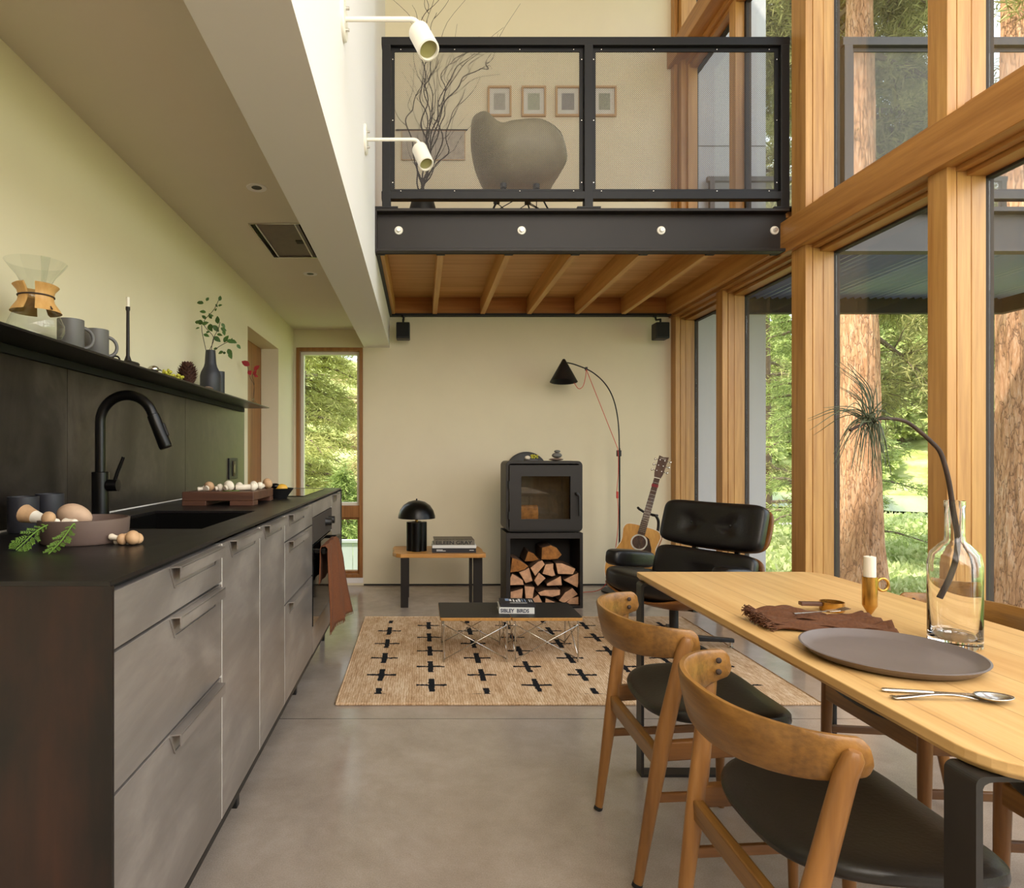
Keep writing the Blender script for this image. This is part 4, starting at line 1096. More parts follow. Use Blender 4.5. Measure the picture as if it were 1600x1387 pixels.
# moulded shell armchair, facing the windows
def shell_chair(c, yaw):
    t = thing('shell_armchair', (c[0], c[1], LOFT), 'olive-grey moulded shell armchair on black wire legs in the loft', 'chair')
    F = Vector((math.cos(yaw), math.sin(yaw), 0)); S = Vector((-math.sin(yaw), math.cos(yaw), 0)); U = Vector((0, 0, 1)); O = Vector((c[0], c[1], LOFT))
    key = [(0.0, (0.275, 0.0, 0.42)), (0.08, (0.275, 0.20, 0.44)), (0.15, (0.245, 0.305, 0.585)), (0.22, (0.11, 0.335, 0.668)), (0.30, (-0.06, 0.325, 0.665)), (0.36, (-0.15, 0.300, 0.662)), (0.42, (-0.235, 0.215, 0.775)), (0.5, (-0.29, 0.0, 0.825))]
    rim = []
    for u, p in key: rim.append((u, p))
    for u, p in key[-2:0:-1]: rim.append((1 - u, (p[0], -p[1], p[2])))
    rim.append((1.0, key[0][1]))
    loop = smooth_path([Vector(p) for _, p in rim], 8)
    b = MB(); n = len(loop); m = 14; vs_, fs_ = [], []
    for j in range(m + 1):
        q = j / m
        for p in loop:
            base = Vector((p.x * (0.95 if p.x > 0 else 0.72), p.y * 0.80, 0.40))
            if q < 0.45:
                k = q / 0.45; w = Vector((0.02, 0, 0.340)).lerp(base, k); w.z = 0.340 + 0.060 * k ** 3
            else:
                k = (q - 0.45) / 0.55
                w = base.lerp(p, k); bulge = math.sin(math.pi * k) * 0.035 * min(1, max(0, (p.z - 0.42) / 0.1))
                w += Vector((p.x, p.y, 0)).normalized() * bulge - U * bulge * 0.25
            vs_.append(O + F * w.x + S * w.y + U * w.z)
    for j in range(m):
        for i in range(n - 1):
            fs_.append((j * n + i, j * n + i + 1, (j + 1) * n + i + 1, (j + 1) * n + i))
    b.add(vs_, fs_, 0, True)
    b.build('shell', M['shell'], t, solid=0.006)
    P = lambda x, y, z: O + F * x + S * y + U * z
    mounts = [(0.12, 0.13), (0.12, -0.13), (-0.10, 0.13), (-0.10, -0.13)]
    for x, y in mounts:
        MB().tube([P(x, y, 0.318), P(x, y, 0.346)], 0.022, 16).build('shock_mount', M['black_matte'], t)
        sx_, sy_ = math.copysign(0.25, x), math.copysign(0.24, y)
        MB().tube([P(x, y, 0.325), P(sx_, sy_, 0.0)], 0.0055, 8).build('leg', M['black_steel'], t)
    wb = MB()
    for (x, y) in mounts:
        for (x2, y2) in ((-x, y), (x, -y)):
            wb.tube([P(x, y, 0.322), P(math.copysign(0.2, x2), math.copysign(0.19, y2), 0.12)], 0.0032, 6)
    for x in (0.11, -0.09): wb.tube([P(x, 0.13, 0.322), P(x, -0.13, 0.322)], 0.004, 6)
    wb.build('wire_struts', M['black_steel'], t)
    return t
shell_chair((0.64, 4.36), math.radians(3))

vx, vy = 0.015, 4.50
t = thing('floor_vase', (vx, vy, LOFT), 'round black floor vase at the loft edge holding tall bare branches', 'vase')
MB().lathe([(0, 0.001), (0.06, 0.001), (0.085, 0.07), (0.098, 0.19), (0.095, 0.28), (0.080, 0.335), (0.050, 0.375), (0.042, 0.40), (0.036, 0.40), (0.042, 0.37), (0, 0.3)], (vx, vy, LOFT), 40).build('body', M['black_matte'], t)
rb = random.Random(5)
base = Vector((vx, vy, LOFT + 0.31))
paths = [[(664, 290), (672, 230), (680, 190), (690, 150), (712, 108), (735, 88), (752, 84)],
         [(662, 290), (676, 225), (690, 170), (712, 140), (730, 116), (752, 109), (762, 106), (760, 98)],
         [(658, 290), (668, 240), (660, 190), (668, 150), (662, 110), (656, 70), (660, 36), (668, 8), (663, -30)],
         [(655, 292), (650, 262), (662, 230), (674, 190), (664, 150), (670, 118), (676, 80), (668, 40), (678, -10)],
         [(660, 290), (682, 250), (690, 210), (684, 180), (696, 150), (690, 120), (704, 98), (722, 84)],
         [(659, 290), (645, 232), (636, 190), (645, 165), (660, 130), (658, 108)],
         [(661, 290), (672, 250), (668, 205), (678, 165), (670, 130), (682, 100), (676, 78)],
         [(662, 290), (680, 262), (700, 235), (698, 200), (712, 170), (726, 140)],
         [(657, 290), (654, 250), (668, 215), (664, 175), (656, 140), (668, 95), (674, 50), (680, 20)],
         [(660, 290), (674, 262), (676, 228), (690, 196), (694, 168), (702, 130), (730, 98), (744, 84)]]
names = ['bare twig arching furthest towards the framed prints', 'bare twig ending in a small loop near the framed prints', 'tallest bare twig rising out of sight above the railing', 'second bare twig rising above the railing, wavier', 'bare twig bending over at the railing top', 'bare twig curving out towards the white wall', 'mid-height upright twig in the middle of the vase', 'low bare twig leaning to the shell chair', 'thin wavy twig passing behind the far wall lamp', 'forked twig rising then arching over the shell chair']
for k, path in enumerate(paths):
    t = thing('bare_branch', base, names[k], 'branch')
    pts = [base.copy()] + [at(px, py, vy + 0.04 * math.sin(k * 1.7 + i)) for i, (px, py) in enumerate(path)]
    pts = smooth_path(pts, 5)
    for i in range(4, len(pts)): pts[i] += Vector((math.sin(i * 0.9 + k * 2), math.cos(i * 0.7 + k), 0)) * 0.011
    for q in pts: q.x = max(q.x, -0.24)
    n = len(pts)
    MB().tube(pts, [0.0058 * (1 - 0.75 * i / n) for i in range(n)], 7).build('stem', M['twig'], t)
    sb = MB()
    for i in range(10, n - 2, 4):
        d = (pts[i + 1] - pts[i]).normalized(); s = Vector((rb.choice((-1, 1)), rb.uniform(-0.6, 0.6), rb.uniform(0.1, 0.8)))
        L = rb.uniform(0.07, 0.24)
        q = [pts[i], pts[i] + (s * 0.45 + d * 0.4) * L * 0.5, pts[i] + (s * 0.35 + d * 0.9) * L, pts[i] + (s * rb.uniform(0.1, 0.9) + d * 1.2 + Vector((0, 0, rb.uniform(-0.4, 0.4)))) * L * 1.3]
        q = [Vector((max(p.x, -0.28), p.y, p.z)) for p in q]
        sb.tube(smooth_path(q, 3), [0.0022 * (1 - 0.07 * j) for j in range(10)], 5, caps=False)
    sb.build('side_twig', M['twig'], t)

# ------------------------------------------------------------------ speakers under the loft
for px, lab in ((630, 'small black speaker hung under the loft near the white beam'), (1032, 'small black speaker hung under the loft near the windows')):
    p = at(px, 517, 5.50)
    t = thing('speaker', (p.x, 5.5, p.z - 0.075), lab, 'speaker')
    MB().box(p.x - 0.058, p.x + 0.058, 5.44, 5.56, p.z - 0.074, p.z + 0.066).build('cabinet', M['black_matte'], t, bevel=0.008)
    MB().box(p.x - 0.050, p.x + 0.050, 5.434, 5.4395, p.z - 0.060, p.z + 0.058).build('grille', plain('black_grille_cloth', '#1a1919', 0.9) if 'black_grille_cloth' not in bpy.data.materials else bpy.data.materials['black_grille_cloth'], t)
    MB().tube([(p.x, 5.5, p.z + 0.06), (p.x, 5.5, p.z + 0.10), (p.x, 5.60, p.z + 0.115), (p.x, 5.63, 2.383)], 0.009, 10).build('bracket', M['black_matte'], t)
    MB().lathe([(0, 0), (0.02, 0), (0.02, 0.012), (0, 0.012)], (p.x, 5.63, 2.371), 16).build('ceiling_plate', M['black_matte'], t)

# ------------------------------------------------------------------ wood stove
SX0, SX1, SF, SB = 0.647, 1.227, 4.832, 5.172
t = stove = thing('wood_stove', ((SX0 + SX1) / 2, 5.0, 0), 'black cast-iron wood stove with a glass door and log bay below', 'stove')
b = MB()
b.prism(rrect(SX0, SX1, 0.575, 1.111, 0.035), SB - 0.02, SB, 'xz')
o_, i_ = rrect(SX0, SX1, 0.575, 1.111, 0.035), rrect(SX0 + 0.022, SX1 - 0.022, 0.597, 1.089, 0.02)
n = len(o_)
vs_ = [(x, SF + 0.012, z) for x, z in o_] + [(x, SF + 0.012, z) for x, z in i_] + [(x, SB - 0.02, z) for x, z in o_] + [(x, SB - 0.02, z) for x, z in i_]
fs_ = []
for i in range(n):
    j = (i + 1) % n
    fs_ += [(i, j, n + j, n + i), (i, 2 * n + i, 2 * n + j, j), (n + i, n + j, 3 * n + j, 3 * n + i)]
b.add(vs_, fs_)
b.build('firebox', M['stove'], t, bevel=0.003)
dx0, dx1, dz0, dz1 = 0.672, 1.212, 0.590, 1.080
wx0_, wx1_, wz0_, wz1_ = 0.760, 1.131, 0.672, 0.996
b = MB(); cut_slab(b, 'y', SF - 0.006, SF + 0.011, dx0, dx1, dz0, dz1, wx0_, wx1_, wz0_, wz1_)
dr = b.build('door', M['stove'], t, recalc=False)
MB().box(wx0_ - 0.01, wx1_ + 0.01, SF + 0.0115, SF + 0.016, wz0_ - 0.01, wz1_ + 0.01).build('glass', M['glass'], dr)
MB().tube([(1.175, SF - 0.006, 0.865), (1.175, SF - 0.035, 0.865), (1.190, SF - 0.035, 0.85), (1.192, SF - 0.034, 0.70)], [0.012, 0.012, 0.008, 0.006], 12).build('handle', M['black_matte'], dr)
for z in (0.70, 0.93): MB().tube([(0.668, SF + 0.002, z - 0.03), (0.668, SF + 0.002, z + 0.03)], 0.008, 10).build('hinge', M['black_matte'], dr)
b = MB().box(0.69, 1.19, SB - 0.045, SB - 0.022, 0.60, 1.08).box(0.69, 1.19, SF + 0.03, SB - 0.03, 0.598, 0.615)
b.build('fire_brick_lining', M['brick'], t, recalc=False)
b = MB()
b.box(SX0, SX0 + 0.030, SF, SB, 0.0, 0.568).box(SX1 - 0.022, SX1, SF, SB, 0.0, 0.568).box(SX0 + 0.03, SX1 - 0.022, SF, SB, 0.525, 0.568).box(SX0 + 0.03, SX1 - 0.022, SB - 0.012, SB, 0.0, 0.525).box(SX0 + 0.03, SX1 - 0.022, SF, SB - 0.012, 0.0, 0.018)
b.build('log_bay', M['stove'], t, recalc=False, bevel=0.002)
# log burning chamber: one split log behind the glass
lg = MB().tube([(0.70, 5.06, 0.69), (0.92, 5.05, 0.69)], 0.072, 16, mat=1)
tag(lg.build('firewood', [M['log_end'], M['log_orange']]), 'split log lying behind the glass of the stove door', 'firewood')
# round flue collar on the wall, stones, dish
p = at(822, 739, BW)
tag(MB().lathe([(0, -0.030), (0.17, -0.030), (0.190, -0.022), (0.190, -0.001)], (p.x, BW, p.z), 56, axis='y').build('flue_collar', M['black_matte']), 'large round black disc on the wall behind the stove top', 'flue collar')
MB().tube([(p.x, SB, p.z - 0.02), (p.x, BW - 0.03, p.z - 0.02)], 0.075, 32).build('flue_pipe', M['black_matte'], stove)
ST = 1.111
tag(lump(MB(), (1.055, 4.98, ST + 0.011), (0.076, 0.045, 0.011), (0, 0, 1), 2, 24, 12, 0.05).build('flat_stone', M['stone_brown']), 'brown flat stone at the bottom of the cairn on the stove', 'stone')
tag(lump(MB(), (1.062, 4.98, ST + 0.043), (0.044, 0.036, 0.021), (0, 0, 1), 4, 22, 12, 0.05).build('river_stone', M['stone']), 'grey rounded stone in the middle of the cairn on the stove', 'stone')
tag(lump(MB(), (1.064, 4.98, ST + 0.074), (0.028, 0.023, 0.0115), (0, 0, 1), 6, 20, 10, 0.05).build('river_stone', M['stone']), 'smallest grey stone topping the cairn on the stove', 'stone')
t = thing('stone_dish', (0.85, 4.97, ST), 'small flat dish on the stove before the black disc', 'dish')
MB().lathe([(0, 0.001), (0.052, 0.001), (0.056, 0.012), (0.052, 0.012), (0, 0.008)], (0.858, 4.97, ST), 28).build('dish', M['ceramic_grey'], t)
tag(lump(MB(), (0.832, 4.97, ST + 0.024), (0.026, 0.02, 0.016), (0, 0, 1), 8, 18, 10, 0.06).build('pale_stone', M['mushroom']), 'pale round pebble in the dish on the stove', 'pebble')
t = thing('yellow_flower', (0.885, 4.97, ST + 0.012), 'yellow-green flower cluster in the dish on the stove', 'flower')
b = MB()
for k in range(22): b.ball((0.885 + random.uniform(-.024, .024), 4.97 + random.uniform(-.015, .015), ST + 0.018 + random.uniform(0, .028)), 0.0075, 8, 5)
b.build('blossom', M['yellow'], t)

# firewood in the bay
def cp_(q, d=4.875):
    return at(780 + q[0] / 10.67, 830 + q[1] / 10.67, d)
LOGS = [
 ([(180, 690), (215, 440), (330, 470), (490, 580), (420, 640), (320, 670)], 4.86, 2, 'big rusty-faced log at the upper corner of the pile by the hinge side'),
 ([(180, 900), (178, 780), (215, 702), (300, 750), (396, 815), (416, 895)], 4.87, 0, 'pale wedge log under the rusty-faced log'),
 ([(325, 678), (430, 642), (500, 602), (560, 828), (440, 868), (398, 795)], 4.88, 0, 'tall pale log leaning beside the wedge under the rusty-faced log'),
 ([(518, 610), (650, 502), (720, 482), (765, 552), (600, 748)], 4.865, 0, 'slanted rectangular log below the topmost rough log'),
 ([(718, 708), (772, 548), (905, 532), (905, 620), (940, 738), (880, 752)], 4.87, 0, 'upright trapezoid log in the middle under the topmost rough log'),
 ([(938, 528), (1050, 532), (1276, 622), (1232, 718), (978, 714)], 4.86, 0, 'broad bark-backed log near the top at the handle side'),
 ([(1068, 812), (1240, 722), (1362, 685), (1362, 860), (1308, 942)], 4.87, 0, 'large triangular log against the bay wall at the handle side'),
 ([(582, 820), (660, 684), (778, 780), (642, 918)], 4.865, 0, 'diamond-shaped log end in the centre of the pile'),
 ([(788, 872), (1030, 738), (1048, 898), (792, 908)], 4.875, 0, 'wedge log pointing to the diamond-shaped log'),
 ([(187, 1010), (398, 948), (384, 1158), (187, 1150)], 4.87, 0, 'squarish log low at the hinge side, above the white book'),
 ([(418, 908), (592, 928), (560, 1128), (438, 1118)], 4.865, 0, 'narrow upright log beside the squarish low log'),
 ([(640, 1020), (760, 978), (1018, 968), (1018, 1060), (880, 1098), (760, 1073), (690, 1078)], 4.86, 0, 'long curved bark-topped log low in the middle'),
 ([(992, 1158), (1092, 1022), (1225, 942), (1318, 1050), (1082, 1198)], 4.865, 0, 'curved striped log slanting at the low handle side'),
 ([(1088, 1210), (1200, 1112), (1366, 1085), (1366, 1268), (1320, 1272)], 4.87, 0, 'lowest log in the corner at the handle side'),
 ([(482, 1172), (655, 1050), (735, 1222), (640, 1262), (480, 1265)], 4.87, 0, 'triangular log at the bottom behind the books'),
 ([(772, 1112), (1000, 1216), (1060, 1266), (768, 1266)], 4.875, 0, 'low pointed log at the bottom centre'),
 ([(186, 1165), (384, 1165), (470, 1180), (470, 1264), (186, 1264)], 4.88, 0, 'bottom log hidden mostly behind the books'),
 ([(700, 470), (710, 270), (860, 228), (960, 272), (1046, 390), (976, 458), (840, 474)], 4.885, 2, 'topmost rough splintered log of the pile'),
 ([(420, 505), (482, 330), (580, 370), (668, 470), (560, 500)], 4.93, 2, 'set-back rusty log beside the topmost one'),
]
for poly, d, m, lab in LOGS:
    pts = [cp_(q, d) for q in poly]
    cx = sum(p.x for p in pts) / len(pts); cz = sum(p.z for p in pts) / len(pts)
    q2 = [(max(SX0 + 0.034, min(SX1 - 0.026, cx + (p.x - cx) * 0.985)), max(0.021, cz + (p.z - cz) * 0.985)) for p in pts]
    b = MB(); nn = len(q2)
    rnd = random.Random(nn + int(cx * 1000))
    a_ = [(x, d + rnd.uniform(-0.004, 0.004), z) for x, z in q2]; c_ = [(x + rnd.uniform(-.006, .006), d + 0.24, z + rnd.uniform(-.004, .004)) for x, z in q2]
    b.add(a_ + c_, [tuple(range(nn))], 0)
    b.add(a_ + c_, [(i, (i + 1) % nn, nn + (i + 1) % nn, nn + i) for i in range(nn)] + [tuple(range(nn, 2 * nn))], 1)
    o = b.build('firewood', [M['log_orange'] if m == 2 else M['log_end'], M['log_bark']], bevel=0.004)
    tag(o, lab, 'firewood')

# ------------------------------------------------------------------ side table with mushroom lamp and books
TZ = 0.408
t = thing('side_table', (0.17, 5.05, 0), 'low wooden side table with live edge and dark flat legs', 'table')
outline = [(-0.185, 4.86), (-0.15, 4.835), (-0.10, 4.842), (0.05, 4.838), (0.25, 4.842), (0.43, 4.838), (0.495, 4.85), (0.500, 4.90), (0.485, 4.96), (0.49, 5.10), (0.475, 5.24), (0.44, 5.27), (0.10, 5.275), (-0.15, 5.27), (-0.215, 5.26), (-0.225, 5.15), (-0.205, 5.02), (-0.215, 4.93)]
MB().prism(outline, TZ - 0.030, TZ).build('tabletop', wood('live_edge_top', '#a06a30', '#cf9850', 'x', 0.42), t, bevel=0.004)
MB().box(-0.150, -0.092, 4.74 + 0.105, 4.865, 0, TZ - 0.031).build('leg', M['dark_steel'], t, bevel=0.003)
MB().box(0.41, 0.482, 4.975, 4.995, 0, TZ - 0.031).build('leg', M['dark_steel'], t, bevel=0.003)
MB().box(0.385, 0.405, 5.0, 5.09, 0, TZ - 0.031).build('leg', M['dark_steel'], t, bevel=0.003)
MB().box(-0.150, -0.092, 5.20, 5.22, 0, TZ - 0.031).build('leg', M['dark_steel'], t, bevel=0.003)
lx, ly = -0.030, 5.03
t = thing('mushroom_lamp', (lx, ly, TZ), 'black mushroom table lamp with half-dome shade on the side table', 'lamp')
for dx, dy in ((-0.040, -0.015), (0.040, -0.015), (0, -0.050), (0, 0.030)):
    MB().tube([(lx + dx, ly + dy, TZ), (lx + dx, ly + dy, TZ + 0.225)], 0.040, 28).build('column', M['faucet'], t)
pr = [(0.146, 0.255), (0.144, 0.275), (0.132, 0.315), (0.105, 0.355), (0.065, 0.382), (0.02, 0.393), (0, 0.394)]
MB().lathe(pr + [(0, 0.391), (0.06, 0.379), (0.10, 0.352), (0.128, 0.313), (0.14, 0.27), (0.143, 0.255), (0.146, 0.255)], (lx, ly - 0.01, TZ), 48).build('shade', M['faucet'], t)
MB().lathe([(0, 0.394), (0.006, 0.394), (0.006, 0.406), (0, 0.408)], (lx, ly - 0.01, TZ), 12).build('finial', M['faucet'], t)
MB().tube([(lx, ly - 0.01, TZ + 0.22), (lx, ly - 0.01, TZ + 0.388)], 0.012, 12).build('stem', M['brass'], t)

def book(name, lab, c, half, yaw, cover, group=None, spine_text=None, text_mat=None, tsize=0.02, twidth=None, text_u=-0.9, cover_mark=None, pages=None):
    """Closed book lying flat: c is its base centre, half = (x, y, thickness)."""
    t = thing(name, c, lab, 'book', group)
    u = Vector((math.cos(yaw), math.sin(yaw), 0)); v = Vector((-math.sin(yaw), math.cos(yaw), 0)); w = Vector((0, 0, 1)); O = Vector(c)
    hx, hy, th = half
    b = MB()
    b.obox(O + w * 0.0015, u * hx, v * hy, w * 0.0015); b.obox(O + w * (th - 0.0015), u * hx, v * hy, w * 0.0015); b.obox(O - v * (hy - 0.0015) + w * th / 2, u * hx, v * 0.0015, w * (th / 2 - 0.003))
    b.build('cover', cover, t, recalc=False)
    MB().obox(O + w * th / 2 + v * 0.001, u * (hx - 0.004), v * (hy - 0.003), w * (th / 2 - 0.0031)).build('pages', pages or M['paper'], t)
    if spine_text:
        lettering(spine_text, tsize, O - v * hy + u * hx * text_u + w * (th / 2 - tsize * 0.36), u, w, text_mat, t, 'spine_lettering', 0.0006, twidth, 0.0010)
    if cover_mark: cover_mark(t, O, u, v, w, hx, hy, th)
    return t
def dark_marks(t, O, u, v, w, hx, hy, th):
    T = O + w * th
    b = MB()
    for x0, x1, y0, y1 in ((-0.42, -0.30, -0.1, 0.55), (-0.22, -0.13, -0.3, 0.5), (-0.05, 0.05, -0.35, 0.3), (0.10, 0.22, -0.3, 0.65), (0.72, 0.77, -0.35, 0.45), (0.84, 0.88, -0.35, 0.45)):
        b.obox(T + u * hx * (x0 + x1) / 2 + v * hy * (y0 + y1) / 2 + w * 0.0004, u * hx * (x1 - x0) / 2, v * hy * (y1 - y0) / 2, w * 0.0003)
    b.build('cover_lettering', M['ink_white'], t, recalc=False)
    b = MB()
    for x0, x1, y0, y1 in ((-0.66, -0.44, 0.0, 0.75), (0.30, 0.36, -0.3, 0.6), (0.46, 0.52, -0.3, 0.6)):
        b.obox(T + u * hx * (x0 + x1) / 2 + v * hy * (y0 + y1) / 2 + w * 0.0004, u * hx * (x1 - x0) / 2, v * hy * (y1 - y0) / 2, w * 0.0003)
    b.build('cover_print', M['ink_lightblue'], t, recalc=False)
    b = MB().obox(T + u * hx * 0.05 - v * hy * 0.72 + w * 0.0004, u * hx * 0.50, v * hy * 0.05, w * 0.0003)
    b.build('cover_line', M['ink_white'], t)
def spine_lines(t, O, u, v, w, hx, hy, th):
    b = MB(); F = O - v * hy + w * th / 2
    for x0, x1, z in ((-0.80, -0.52, 0.005), (-0.80, -0.38, -0.003), (0.70, 0.90, 0.002)):
        b.obox(F + u * hx * (x0 + x1) / 2 + w * z - v * 0.0004, u * hx * (x1 - x0) / 2, v * 0.0003, w * 0.0022)
    b.build('spine_lettering', M['ink_white'], t, recalc=False)
def gray_marks(t, O, u, v, w, hx, hy, th):
    lettering('EILEEN GRAY', 0.075, O + w * th - u * hx * 0.90 - v * hy * 0.92, u, v, M['ink_dark'], t, 'cover_lettering', 0.0006, hx * 1.8)
book('book', 'thick dark book at the bottom of the side table stack', (0.257, 5.02, TZ), (0.168, 0.125, 0.036), 0.0, M['cover_dark'], None, cover_mark=spine_lines)
book('book', 'slim white-spined book in the middle of the side table stack', (0.259, 5.02, TZ + 0.0362), (0.168, 0.125, 0.022), 0.0, M['cover_white'], None)
book('book', 'grey-brown book on top of the side table stack', (0.258, 5.03, TZ + 0.0584), (0.155, 0.120, 0.036), 0.02, M['cover_brown'], None, 'EILEEN GRAY', M['ink_dark'], 0.036, 0.28, -0.92, gray_marks)

# ------------------------------------------------------------------ rug
t = thing('jute_rug', (0.73, 3.74, 0), 'natural jute rug with a staggered pattern of black crosses', 'rug')
rb2 = random.Random(3)
b = MB()
x0, x1, y0, y1 = -0.389, 1.85, 2.949, 4.53
b.box(x0, x1, y0, y1, 0.001, 0.010)
for k in range(60):      # bound long edges
    pass
b.build('weave', M['rug'], t, bevel=0.004)
eb = MB().tube([(x0, y0, 0.007), (x1, y0, 0.007), (x1, y1, 0.007), (x0, y1, 0.007), (x0, y0, 0.007)], 0.007, 8, caps=False)
eb.build('bound_edge', M['jute'], t)
# ------------------------------------------------------------------ two low wire-base tables
def wire_table(xa, xb, lab):
    y0, y1 = 3.516, 3.880
    zt = 0.262
    t = thing('wire_base_table', ((xa + xb) / 2, 3.7, 0.010), lab, 'table', None)
    P = rrect(xa, xb, y0, y1, 0.012, 3)
    MB().prism(P, zt - 0.019, zt - 0.0015).build('tabletop', M['ply_edge'], t, bevel=0.002)
    MB().prism(rrect(xa + 0.001, xb - 0.001, y0 + 0.001, y1 - 0.001, 0.011, 3), zt - 0.0014, zt).build('laminate', M['black_matte'], t)
    i = 0.022
    cs = [(xa + i, y0 + i), (xb - i, y0 + i), (xb - i, y1 - i), (xa + i, y1 - i)]
    for x, y in cs: MB().tube([(x, y, 0.0115), (x, y, zt - 0.0195)], 0.0042, 10).build('leg', M['chrome'], t)
    for (xA, yA), (xB, yB) in zip(cs, cs[1:] + cs[:1]):
        a, c = Vector((xA, yA, 0)), Vector((xB, yB, 0))
        off = 0.004 * (c - a).normalized().cross(Vector((0, 0, 1)))
        MB().tube([a + Vector((0, 0, 0.026)) + off, c + Vector((0, 0, zt - 0.045)) + off], 0.0029, 8).build('cross_brace', M['chrome'], t)
        MB().tube([a + Vector((0, 0, zt - 0.045)) - off, c + Vector((0, 0, 0.026)) - off], 0.0029, 8).build('cross_brace', M['chrome'], t)
    return t
wire_table(0.107, 0.4995, 'low black wire-base table nearer the side table')
wire_table(0.5015, 0.893, 'low black wire-base table holding the two books') 
ZB = 0.2622
b1 = book('book', 'white-spined book underneath, on the low black table', (0.545, 3.675, ZB), (0.099, 0.075, 0.034), -0.045, M['cover_white'], None, 'SIBLEY  BIRDS', M['ink_blue'], 0.028, 0.160, -0.92)
book('book', 'dark blue book lying on the white one on the low table', (0.553, 3.68, ZB + 0.0342), (0.098, 0.072, 0.020), -0.045, M['cover_dark'], None, None, cover_mark=dark_marks)

# ------------------------------------------------------------------ arc floor lamp
D = 5.42
p0 = at(968, 712, D); bx_ = p0.x
t = thing('arc_floor_lamp', (bx_, D, 0), 'slender black arc floor lamp with cone shade and red cord', 'floor lamp')
MB().lathe([(0, 0.0), (0.15, 0.0), (0.15, 0.012), (0.02, 0.016), (0, 0.016)], (bx_, D, 0), 40).build('base', M['black_matte'], t)
arcp = [at(968, 706, D), at(966, 660, D), at(959, 625, D), at(946, 600, D), at(925, 581, D), at(900, 570, D), at(884, 566, D)]
MB().tube([(bx_, D, 0.01), (bx_, D, at(968, 700, D).z)], 0.0075, 12).build('pole', M['black_matte'], t)
MB().tube(smooth_path(arcp, 6), 0.0055, 10).build('arm', M['black_matte'], t)
MB().obox(at(967, 708, D), (0.018, 0, 0), (0, 0.015, 0), (0, 0, 0.026)).build('clamp', M['black_matte'], t, bevel=0.004)
MB().obox(at(916, 576, D), (0.010, 0, 0), (0, 0.010, 0), (0, 0, 0.014)).build('cord_clip', M['black_matte'], t, bevel=0.003)
A = at(881, 561, D); B0 = at(880, 594, D)
ax = (B0 - A).normalized(); ax = Vector((ax.x, -0.10, ax.z)).normalized(); L = 0.195
sh_ = MB().tube([A, A + ax * 0.01, A + ax * L, A + ax * (L - 0.004), A + ax * 0.02], [0.010, 0.016, 0.116, 0.112, 0.012], 40).build('shade', M['black_matte'], t)
MB().ball(A + ax * 0.12, 0.032, 16, 10).build('bulb', M['white_metal'], sh_)
cord = [at(897, 598, D - 0.02), at(904, 607, D - 0.02), at(911, 603, D - 0.01), at(915, 588, D), at(916, 577, D - 0.012)]
MB().tube(smooth_path(cord, 6) , 0.0028, 6).build('cord', M['red_cord'], t)
cord = [at(916, 577, D - 0.012), at(965, 700, D - 0.02), at(966, 712, D - 0.02), at(966, 740, D - 0.015), at(964, 765, D - 0.015), at(965, 780, D - 0.015), at(966, 800, D - 0.02), at(965, 830, D - 0.02), at(961, 860, D - 0.04), at(950, 905, D - 0.08), at(935, 922, D - 0.06), at(905, 925.5, D - 0.05)]
c2 = [cord[0]] + smooth_path(cord[1:], 5)
c2 = [Vector((q.x, q.y, max(q.z, 0.004))) for q in c2]
MB().tube(c2, 0.0028, 6).build('cord', M['red_cord'], t)
q = at(964.5, 773, D - 0.016)
MB().obox(q, (0.008, 0, 0), (0, 0.008, 0), (0, 0, 0.029)).build('switch', M['red_cord'], t, bevel=0.003)

# ------------------------------------------------------------------ guitar on its stand
yaw = math.radians(-27)
n = Vector((math.sin(yaw), -math.cos(yaw), 0.20)).normalized()          # face normal
tilt = math.radians(13.5)
side0 = Vector((math.cos(yaw), math.sin(yaw), 0))
up0 = n.cross(side0) * -1
if up0.z < 0: up0 = -up0
v = (up0 * math.cos(tilt) + side0 * math.sin(tilt)).normalized(); u = v.cross(n).normalized()
if u.x < 0: u = -u
Hc = at(998.5, 847, 4.93)
G = lambda a, c, d=0: Hc + u * a + v * c + n * d
t = thing('acoustic_guitar', G(0, -0.385, -0.05), 'acoustic guitar with a pale top standing in the corner behind the lounge chair', 'guitar')
half = [(0.0, -0.385), (0.10, -0.378), (0.165, -0.335), (0.197, -0.255), (0.190, -0.17), (0.150, -0.085), (0.131, -0.02), (0.138, 0.04), (0.142, 0.075), (0.125, 0.112), (0.08, 0.126), (0.0, 0.128)]
cur = smooth_path([Vector((x, y, 0)) for x, y in half], 6)
out = [(p.x, p.y) for p in cur] + [(-p.x, p.y) for p in cur[-2:0:-1]]
nn = len(out); dep = 0.105
f0 = [G(x, y, 0) for x, y in out]; f1 = [G(x, y, -dep) for x, y in out]
b = MB(); b.add(f0 + f1, [(i, (i + 1) % nn, nn + (i + 1) % nn, nn + i) for i in range(nn)] + [tuple(range(nn, 2 * nn))])
b.build('body', M['guitar_side'], t)
b = MB()
hole = [(0.051 * math.cos(a / 40 * math.tau), 0.051 * math.sin(a / 40 * math.tau)) for a in range(40)]
from mathutils.geometry import tessellate_polygon
tri = tessellate_polygon([[Vector((x, y, 0)) for x, y in out], [Vector((x, y, 0)) for x, y in hole]])
allp = out + hole
b.add([G(x, y, 0.0012) for x, y in allp], [tuple(f) for f in tri])
b.build('soundboard', M['guitar_top'], t)
bb = MB().tube(f0 + [f0[0]], 0.0028, 6, caps=False); bb.build('binding', M['wax'], t)
ri = MB()
ri.add([G(r * math.cos(a / 40 * math.tau), r * math.sin(a / 40 * math.tau), 0.0018) for r in (0.051, 0.062) for a in range(40)], [(i, (i + 1) % 40, 40 + (i + 1) % 40, 40 + i) for i in range(40)])
